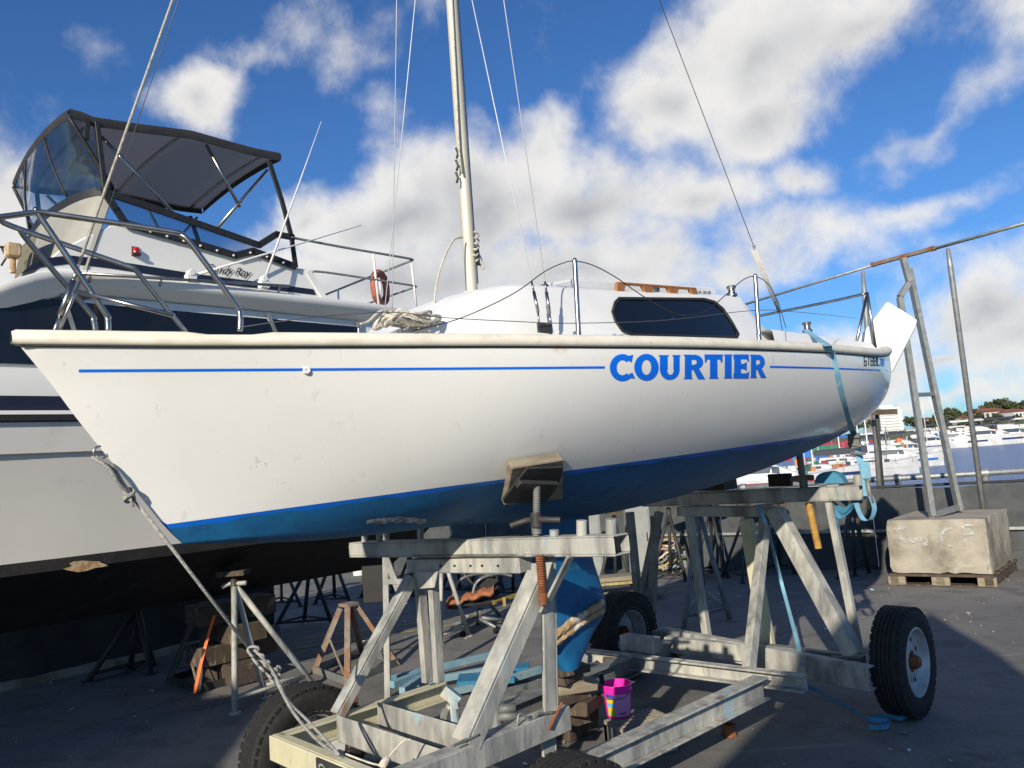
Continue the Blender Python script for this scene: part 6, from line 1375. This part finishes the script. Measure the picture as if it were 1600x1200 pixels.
# flybridge body
fw = -3.02; ffar = -4.66; WFB = (fw+ffar)/2
side_px = [(66, 405), (92, 391), (130, 372), (172, 352), (200, 352), (285, 376), (370, 402), (398, 396), (430, 406), (462, 418), (482, 421), (516, 470)]
bz = 3.24
side = [PW(x, y, fw) for x, y in side_px]; side[-1] = W(uwz(side[-1])[0], fw, bz); side[0] = W(uwz(side[0])[0]-.05, fw, bz)
def mirc(p): u, w, z = uwz(p); return W(u, 2*WFB-w, z)
mb = MB(); mb.prism(side, -NA*.06); mb.prism([mirc(p) for p in side], NA*.06); mb.build('flybridge_side', 'cruiser_white', cr_, bevel=.01)
mb = MB(); ua = uwz(side[-1])[0]; mb.prism([W(ua-.12, fw-.06, bz), W(ua-.12, ffar+.06, bz), W(ua-.45, ffar+.06, 3.52), W(ua-.45, fw-.06, 3.52)], UA*.04) if False else None
mb = MB(); mb.prism([PW(x, y, fw+.012) for x, y in ((478, 425), (506, 470), (514, 470), (486, 421))], -NA*.03); mb.build('flybridge_edge', 'cruiser_white', cr_)
# navy band along the foot of the flybridge
mb = MB(); bt = [(42, 419), (72, 403), (110, 399), (170, 406), (300, 427), (400, 440), (490, 452)]; bbm = [(32, 428), (62, 418), (110, 412), (170, 419), (300, 439), (400, 450), (494, 461)]
mb.grid([[PW(x, y, fw+.004) for x, y in bt], [PW(x, y, fw+.004) for x, y in bbm]], flip=True); mb.build('navy_band', 'navy', cr_)
# curved front fairing and coaming
fr_ = MB(); P = []; PB = []
ufn = uwz(PW(172, 352, fw))[0]; zct = 3.86
arc = curve([W(u, w, z) for u, w, z in ((1.87, -3.01, 3.91), (1.78, -3.06, 3.908), (1.70, -3.2, 3.90), (1.64, -3.45, 3.89), (1.60, -3.84, 3.885), (1.62, -4.22, 3.87), (1.66, -4.5, 3.86), (1.72, -4.62, 3.855), (1.82, -4.67, 3.85))], 4)
for p in arc:
    u_, w_, z_ = uwz(p); bu = u_-.22
    P.append([W(bu, w_, bz-.02), W(lerp(bu, u_, .5), w_, lerp(bz, z_, .5)), p])
    PB.append([p-Z3*.03-UA*.012, p-UA*.02+Z3*.03, p+UA*.03+Z3*.03, p+UA*.03-Z3*.01])
mat('fairing_shaded_beige', (.30, .29, .245), (.25, .24, .205), rough=.5, scale=4)  # beige darkened so the colour itself holds the shade on the fairing front
fr_.grid(P); fr_.build('front_fairing', 'fairing_shaded_beige', cr_, smooth=True)
mb = MB(); mb.grid(PB); mb.build('coaming_trim', 'black_trim', cr_, smooth=True, sharp=30)
mb = MB(); mb.grid([[W(1.40+.0*k, w_, z_)-UA*.03 for z_ in (3.36, 3.62)] for k, w_ in enumerate((-3.25, -3.5, -3.75))]); mat('khaki', (.16, .14, .09), (.12, .105, .07), rough=.9, scale=9)
for r_ in (0,): mb.v = [v+UA*(.10*(uwz(v)[2]-3.24)/.6) for v in mb.v]
mb.build('screen_cover', 'khaki', cr_)
# black trim strips on the near and far side
def strip(pts, wd, name, m_, w0=fw+.02, both=True, th=.02):
    for f in ((lambda p: p), mirc) if both else ((lambda p: p),):
        mb = MB(); q = [f(PW(x, y, w0)) for x, y in pts]
        for a_, b_ in zip(q[:-1], q[1:]):
            d = (b_-a_).normalized(); mb.beam(a_-d*wd*.25, b_+d*wd*.25, th, wd, Z3 if abs(d.z) < .8 else UA)
        mb.build(name, m_, cr_, bevel=.004)
strip([(167, 301), (230, 322), (405, 383), (432, 366), (458, 371)], .055, 'side_trim', 'black_trim')
strip([(165, 303), (182, 328), (196, 349), (285, 374), (368, 399), (396, 392), (461, 416)], .055, 'side_trim', 'black_trim', fw+.025)
strip([(421, 254), (440, 312), (455, 368), (462, 416)], .042, 'aft_post', 'black_trim', fw+.02)
mb = MB(); up_l = [(167, 305), (230, 326), (405, 387)]; lo_l = [(196, 346), (285, 371), (370, 397)]
mb.grid([[PW(x, y, fw+.004) for x, y in up_l], [PW(x, y, fw+.004) for x, y in lo_l]]); mb.build('side_clear', 'clear_vinyl', cr_)
for k in range(9):
    x = 235+k*26; y = np.interp(x, [196, 285, 368, 396, 461], [351, 376, 400, 394, 417]); mb = MB(); mb.lathe([(0, .012), (.008, .010), (.010, 0)], PW(x, float(y), fw+.034), NA, 8); mb.build('snap_stud', 'white_plastic', cr_)
# canopy: arched fabric roof with valance
near_px = [(108, 172), (122, 174), (140, 184), (220, 196), (300, 206), (345, 219), (400, 234), (438, 241)]
nr = [PW(x, y, fw+.0) for x, y in near_px]; un_ = [uwz(p)[0] for p in nr]; zn_ = [uwz(p)[2] for p in nr]
cu = np.linspace(un_[0], un_[-1], 22)
rf = MB(); P = []; V1 = []; V2 = []
for u in cu:
    z = float(np.interp(u, un_, zn_)); dz = .035*math.sin((u-cu[0])/(cu[-1]-cu[0])*math.pi)
    row = [W(u-.03*(1-t*t)*(1 if u < cu[0]+.2 else 0), WFB+(fw-WFB)*t, z+.045*(1-t*t)) for t in np.linspace(-1, 1, 13)]; P.append(row)
rf.grid(P); rf.build('canopy_roof', 'canopy_cloth', cr_, smooth=True)
vl = MB()
for j in (0, -1): vl.grid([[r_[j]+Z3*.012, r_[j]+NA*(.012 if j else -.012)-Z3*.02, r_[j]-Z3*.062] for r_ in P])
for i in (0, -1): vl.grid([[p+Z3*.012, p+UA*(-.012 if i == 0 else .012)-Z3*.02, p-Z3*.060] for p in P[i]])
vl.build('valance', 'canvas_black', cr_, smooth=True)
# clear front panels
front = P[0]; fc_ = MB(); FP_ = []
for j in range(13):
    q_ = (len(arc)-1)*(1-j/12); i_ = min(int(q_), len(arc)-2); bot_ = lerp(arc[i_], arc[i_+1], q_-i_)+Z3*.03; top_ = front[j]-Z3*.05
    FP_.append([lerp(top_, bot_, t)-UA*.03*math.sin(t*math.pi)*(1-abs(j-6)/6) for t in np.linspace(0, 1, 8)])
for k, (a0, a1) in enumerate(((0, 4), (4, 8), (8, 12))):
    mb = MB(); mb.grid(FP_[a0:a1+1]); mb.build('clear_panel', 'clear_vinyl', cr_, smooth=True)
for j in (0, 4, 8, 12): mb = MB(); mb.tube([p-UA*.004 for p in FP_[j]], .014 if j in (0, 12) else .008, 6); mb.build('panel_seam', 'black_trim', cr_, smooth=True)
cnp = [(124, 186), (153, 194), (165, 300), (157, 298)]
mb = MB(); mb.grid([[PW(127, 190, fw), PW(152, 195, fw)], [PW(140, 245, fw), PW(157, 245, fw)], [PW(150, 298, fw), PW(163, 299, fw)]]); mb.build('clear_panel', 'clear_vinyl', cr_)
strip([(152, 192), (158, 245), (165, 302)], .035, 'front_post', 'black_trim')
mb = MB(); mb.beam(PW(137, 187, fw+.01), PW(136, 218, fw+.01), .02, .03, UA); mb.build('canopy_strap', 'black_trim', cr_)
# canopy tubes
def ctube(pts): mb = MB(); mb.tube(pts, .014, 8); mb.build('canopy_tube', 'stainless', cr_, smooth=True)
for f in ((lambda p: p), mirc):
    for pts in (((158, 213), (278, 340)), ((322, 226), (375, 324)), ((418, 266), (338, 358))): ctube([f(PW(x, y, fw-.08)) for x, y in pts])
for u in (un_[0]+.15, 2.4, 3.1):
    z = float(np.interp(u, un_, zn_)); ctube([W(u, WFB+(fw-WFB)*t, z+.045*(1-t*t)-.03) for t in np.linspace(-.97, .97, 11)])
# red side light
p = PW(211, 393, fw); nl = MB(); nl.lathe([(0, .045), (.018, .045), (.022, .040), (.022, -.0)], p+NA*.02-Z3*.02, Z3, 12); no = nl.build('side_light', 'red_glass', cr_, smooth=True, sharp=40); nl = MB(); nl.box(p+NA*.02-Z3*.028, UA*.026, NA*.026, Z3*.008); nl.box(p+NA*.004, UA*.024, NA*.005, Z3*.035); nl.build('light_housing', 'black_trim', no)
# antennas
for (bx, by, tx, ty, w_) in ((412, 441, 502, 190, -2.9), (298, 432, 565, 352, -2.9)):
    b = PW(bx, by, w_); t = PW(tx, ty, w_-.1); mb = MB(); d = (t-b); mb.tube([b+d.normalized()*.05, lerp(b, t, .5), t], .008, 8, radii=[.011, .007, .003]); ao = mb.build('antenna', 'white_plastic', cr_, smooth=True)
    mb = MB(); mb.box(b-Z3*.02, UA*.04, NA*.03, Z3*.035); mb.lathe([(.0, -.035), (.028, -.035), (.028, .035), (0, .035)], b+Z3*.025, NA, 12); mb.build('antenna_base', 'gelcoat_white', ao, bevel=.006)
# boat name in script on the side
fc2 = bpy.data.curves.new('name', 'FONT'); fc2.body = 'Sandy Ray'; fc2.size = .16; fc2.shear = .45; fc2.space_character = .92; fc2.extrude = .001
fo = bpy.data.objects.new('name', fc2); col.objects.link(fo); dg = bpy.context.evaluated_depsgraph_get(); me = bpy.data.meshes.new_from_object(fo.evaluated_get(dg)); bpy.data.objects.remove(fo)
wdn = max(v.co.x for v in me.vertices); a_, b_ = PW(322, 424, fw+.008), PW(394, 433.5, fw+.008); exn = (b_-a_); sc_ = exn.length/wdn; exn.normalize(); eyn = NA.cross(exn); eyn = eyn if eyn.z > 0 else -eyn
off = Vector(cr_['_o'])
for v in me.vertices: q = a_+exn*v.co.x*sc_+eyn*v.co.y*sc_+NA*(v.co.z*.5) - off; v.co = q
me.materials.clear(); me.materials.append(MATS['dark_text']); no2 = bpy.data.objects.new('boat_name', me); col.objects.link(no2); no2.parent = cr_
# aft flybridge rail
wa = -3.0; mb = MB(); r = .012
zt = uwz(PW(640, 404, wa))[2]; ue = uwz(PW(648, 410, wa))[0]
top_r = [PW(455, 371, wa), PW(540, 387, wa), W(ue-.12, wa, zt), W(ue-.02, wa-.03, zt), W(ue, wa-.12, zt), W(ue, WCR, zt), W(ue, 2*WCR-wa+.1, zt), W(ue-.1, 2*WCR-wa, zt), W(3.4, 2*WCR-wa, zt)]
zl = uwz(PW(645, 446, wa))[2]; low_r = [PW(488, 424, wa), PW(520, 427, wa), W(ue-.10, wa, zl), W(ue, wa-.03, zl), W(ue+.02, wa-.12, zl), W(ue+.02, WCR, zl), W(ue+.02, 2*WCR-wa+.1, zl), W(3.5, 2*WCR-wa, zl)]
mb.tube(curve(top_r, 6), r, 8); mb.tube(curve(low_r, 6), r*.9, 8); mb.build('aft_rail', 'steel_grey', cr_, smooth=True)
for p, b in ((PW(583, 396, wa), PW(592, 478, wa)), (PW(643, 412, wa), PW(651, 484, wa)), (W(ue, -3.6, zt), W(ue, -3.6, 3.24)), (W(ue, -4.4, zt), W(ue, -4.4, 3.24)), (W(ue, 2*WCR-wa+.05, zt), W(ue, 2*WCR-wa+.05, 3.24))):
    mb = MB(); mb.tube([b, p], r*.95, 8); mb.build('rail_post', 'white_plastic', cr_, smooth=True)
# searchlight on the foredeck side of the flybridge
mb = MB(); p = PW(20, 392, -3.3); mb.box(p, UA*.045, NA*.05, Z3*.05); mb.lathe([(.0, 0), (.02, 0), (.02, -.12)], p-Z3*.04, Z3, 10); mb.build('searchlight', 'rot_timber', cr_, bevel=.01)
mb = MB(); mb.tube([PW(3, 388, -3.4), PW(10, 402, -3.4), PW(2, 415, -3.4)], .008, 6); mb.lathe([(0, .01), (.03, 0), (0, -.01)], PW(3, 386, -3.4), Z3, 12); mb.build('deck_light', 'dark_steel', cr_, smooth=True)
# lifebuoy hung on the aft rail: its own thing
cb = PW(594, 450, -3.25); ax = (UA*.45+NA*.9).normalized(); x_ = ax.cross(Z3).normalized(); y_ = x_.cross(ax)
lb = thing('lifebuoy', 'faded orange lifebuoy hanging on the motor cruiser aft rail', 'lifebuoy', cb); mb = MB(); R0, r0_ = .150, .036
P = [[cb+(x_*math.cos(a)*.86+y_*math.sin(a))*(R0+r0_*math.cos(b))+ax*r0_*math.sin(b) for b in np.linspace(0, 6.283, 15)] for a in np.linspace(0, 6.283, 41)]; mb.grid(P); mb.build('ring', 'buoy', lb, smooth=True)
for a in (.8, 2.35, 3.9, 5.5):
    mb = MB(); P = [[cb+(x_*math.cos(a2)*.86+y_*math.sin(a2))*(R0+(r0_+.003)*math.cos(b))+ax*(r0_+.003)*math.sin(b) for b in np.linspace(0, 6.283, 15)] for a2 in np.linspace(a-.14, a+.14, 4)]; mb.grid(P); mb.build('band', 'rust', lb, smooth=True)
# keel blocks carrying the cruiser
for k, u in enumerate((-2.2, 3.1)):
    kb = thing('keel_block', ('stack of dark timber blocks under the cruiser keel near its stern' if u > 0 else 'stack of dark timber blocks under the cruiser keel near its bow'), 'timber', W(u, WCR, 0))
    for j in range(4):
        mb = MB(); d1, d2 = ((UA, NA) if j % 2 else (NA, UA)); mb.box(W(u, WCR, .09+.17*j+.0), d1*.35, d2*.16, Z3*.082); mb.build('block', 'timber_dark', kb, bevel=.008)
# ================================================================ UNSEEN BOATS (added out of view to throw the foreground shade)
def back_boat(cx_, cy_, ang, label, s=1.0, hz=1.2, bf=1.0):
    f = Vector((math.cos(ang), math.sin(ang), 0)); sd = Vector((-f.y, f.x, 0)); o = Vector((cx_, cy_, 0)); t = thing('shade_boat', label, 'boat', o)
    def T(x, y, z): return o+f*x*s+sd*y*s*bf+Z3*(hz+z*s)
    st_ = [(-3.5, 1.0, .95, .5), (-2, 1.2, .92, .2), (0, 1.3, .95, 0), (1.5, 1.1, 1.02, .05), (2.7, .65, 1.12, .2), (3.4, .25, 1.2, .5), (3.8, .0, 1.25, 1.0)]
    mb = MB(); mb.grid([[T(x, -b, z), T(x, -b*.93, lerp(z, k, .5)), T(x, -b*.6, lerp(z, k, .85)), T(x, 0, k), T(x, b*.6, lerp(z, k, .85)), T(x, b*.93, lerp(z, k, .5)), T(x, b, z)] for x, b, z, k in st_]); mb.grid([[T(-3.5, -1, .95), T(-3.5, -.6, .57), T(-3.5, 0, .5)], [T(-3.5, 1, .95), T(-3.5, .6, .57), T(-3.5, 0, .5)]]); mb.build('hull', 'gelcoat_white', t, smooth=True, sharp=40)
    mb = MB(); mb.grid([[T(x, -b, z), T(x, 0, z+.06), T(x, b, z)] for x, b, z, k in st_]); mb.build('deck', 'gelcoat_white', t)
    mb = MB(); mb.grid([[T(x, -b, .95), T(x, -b*.85, z), T(x, b*.85, z), T(x, b, .95)] for x, b, z in ((-2.4, .9, 1.0), (-2.3, .9, 1.75), (.6, .85, 1.75), (1.5, .6, 1.05))]); mb.build('cabin', 'gelcoat_white', t)
    mb = MB(); mb.prism([T(-.8, -.06, .1), T(.8, -.06, .1), T(.6, -.06, -hz/s+.02), T(-.6, -.06, -hz/s+.02)], sd*.12*s); mb.build('keel', 'antifoul', t)
    for x in (-2, 1.8):
        for y in (-1, 1): mb = MB(); mb.tube([T(x, y*1.3, 0)-Z3*hz, T(x, y*.8, .35)], .035, 8); mb.build('prop', 'galv_dark', t)
BACKBOATS = ((-5.75, -1.45, 1.65, 'unseen white yacht on props added left of the camera to cast shade', 1.05, 1.5), (-1.7, -4.6, 1.04, 'unseen white yacht on tall props added behind the camera to cast shade', 1.0, 2.8, .75))
for a in BACKBOATS: back_boat(*a)
for o in bpy.data.objects:
    if '_o' in o: del o['_o']
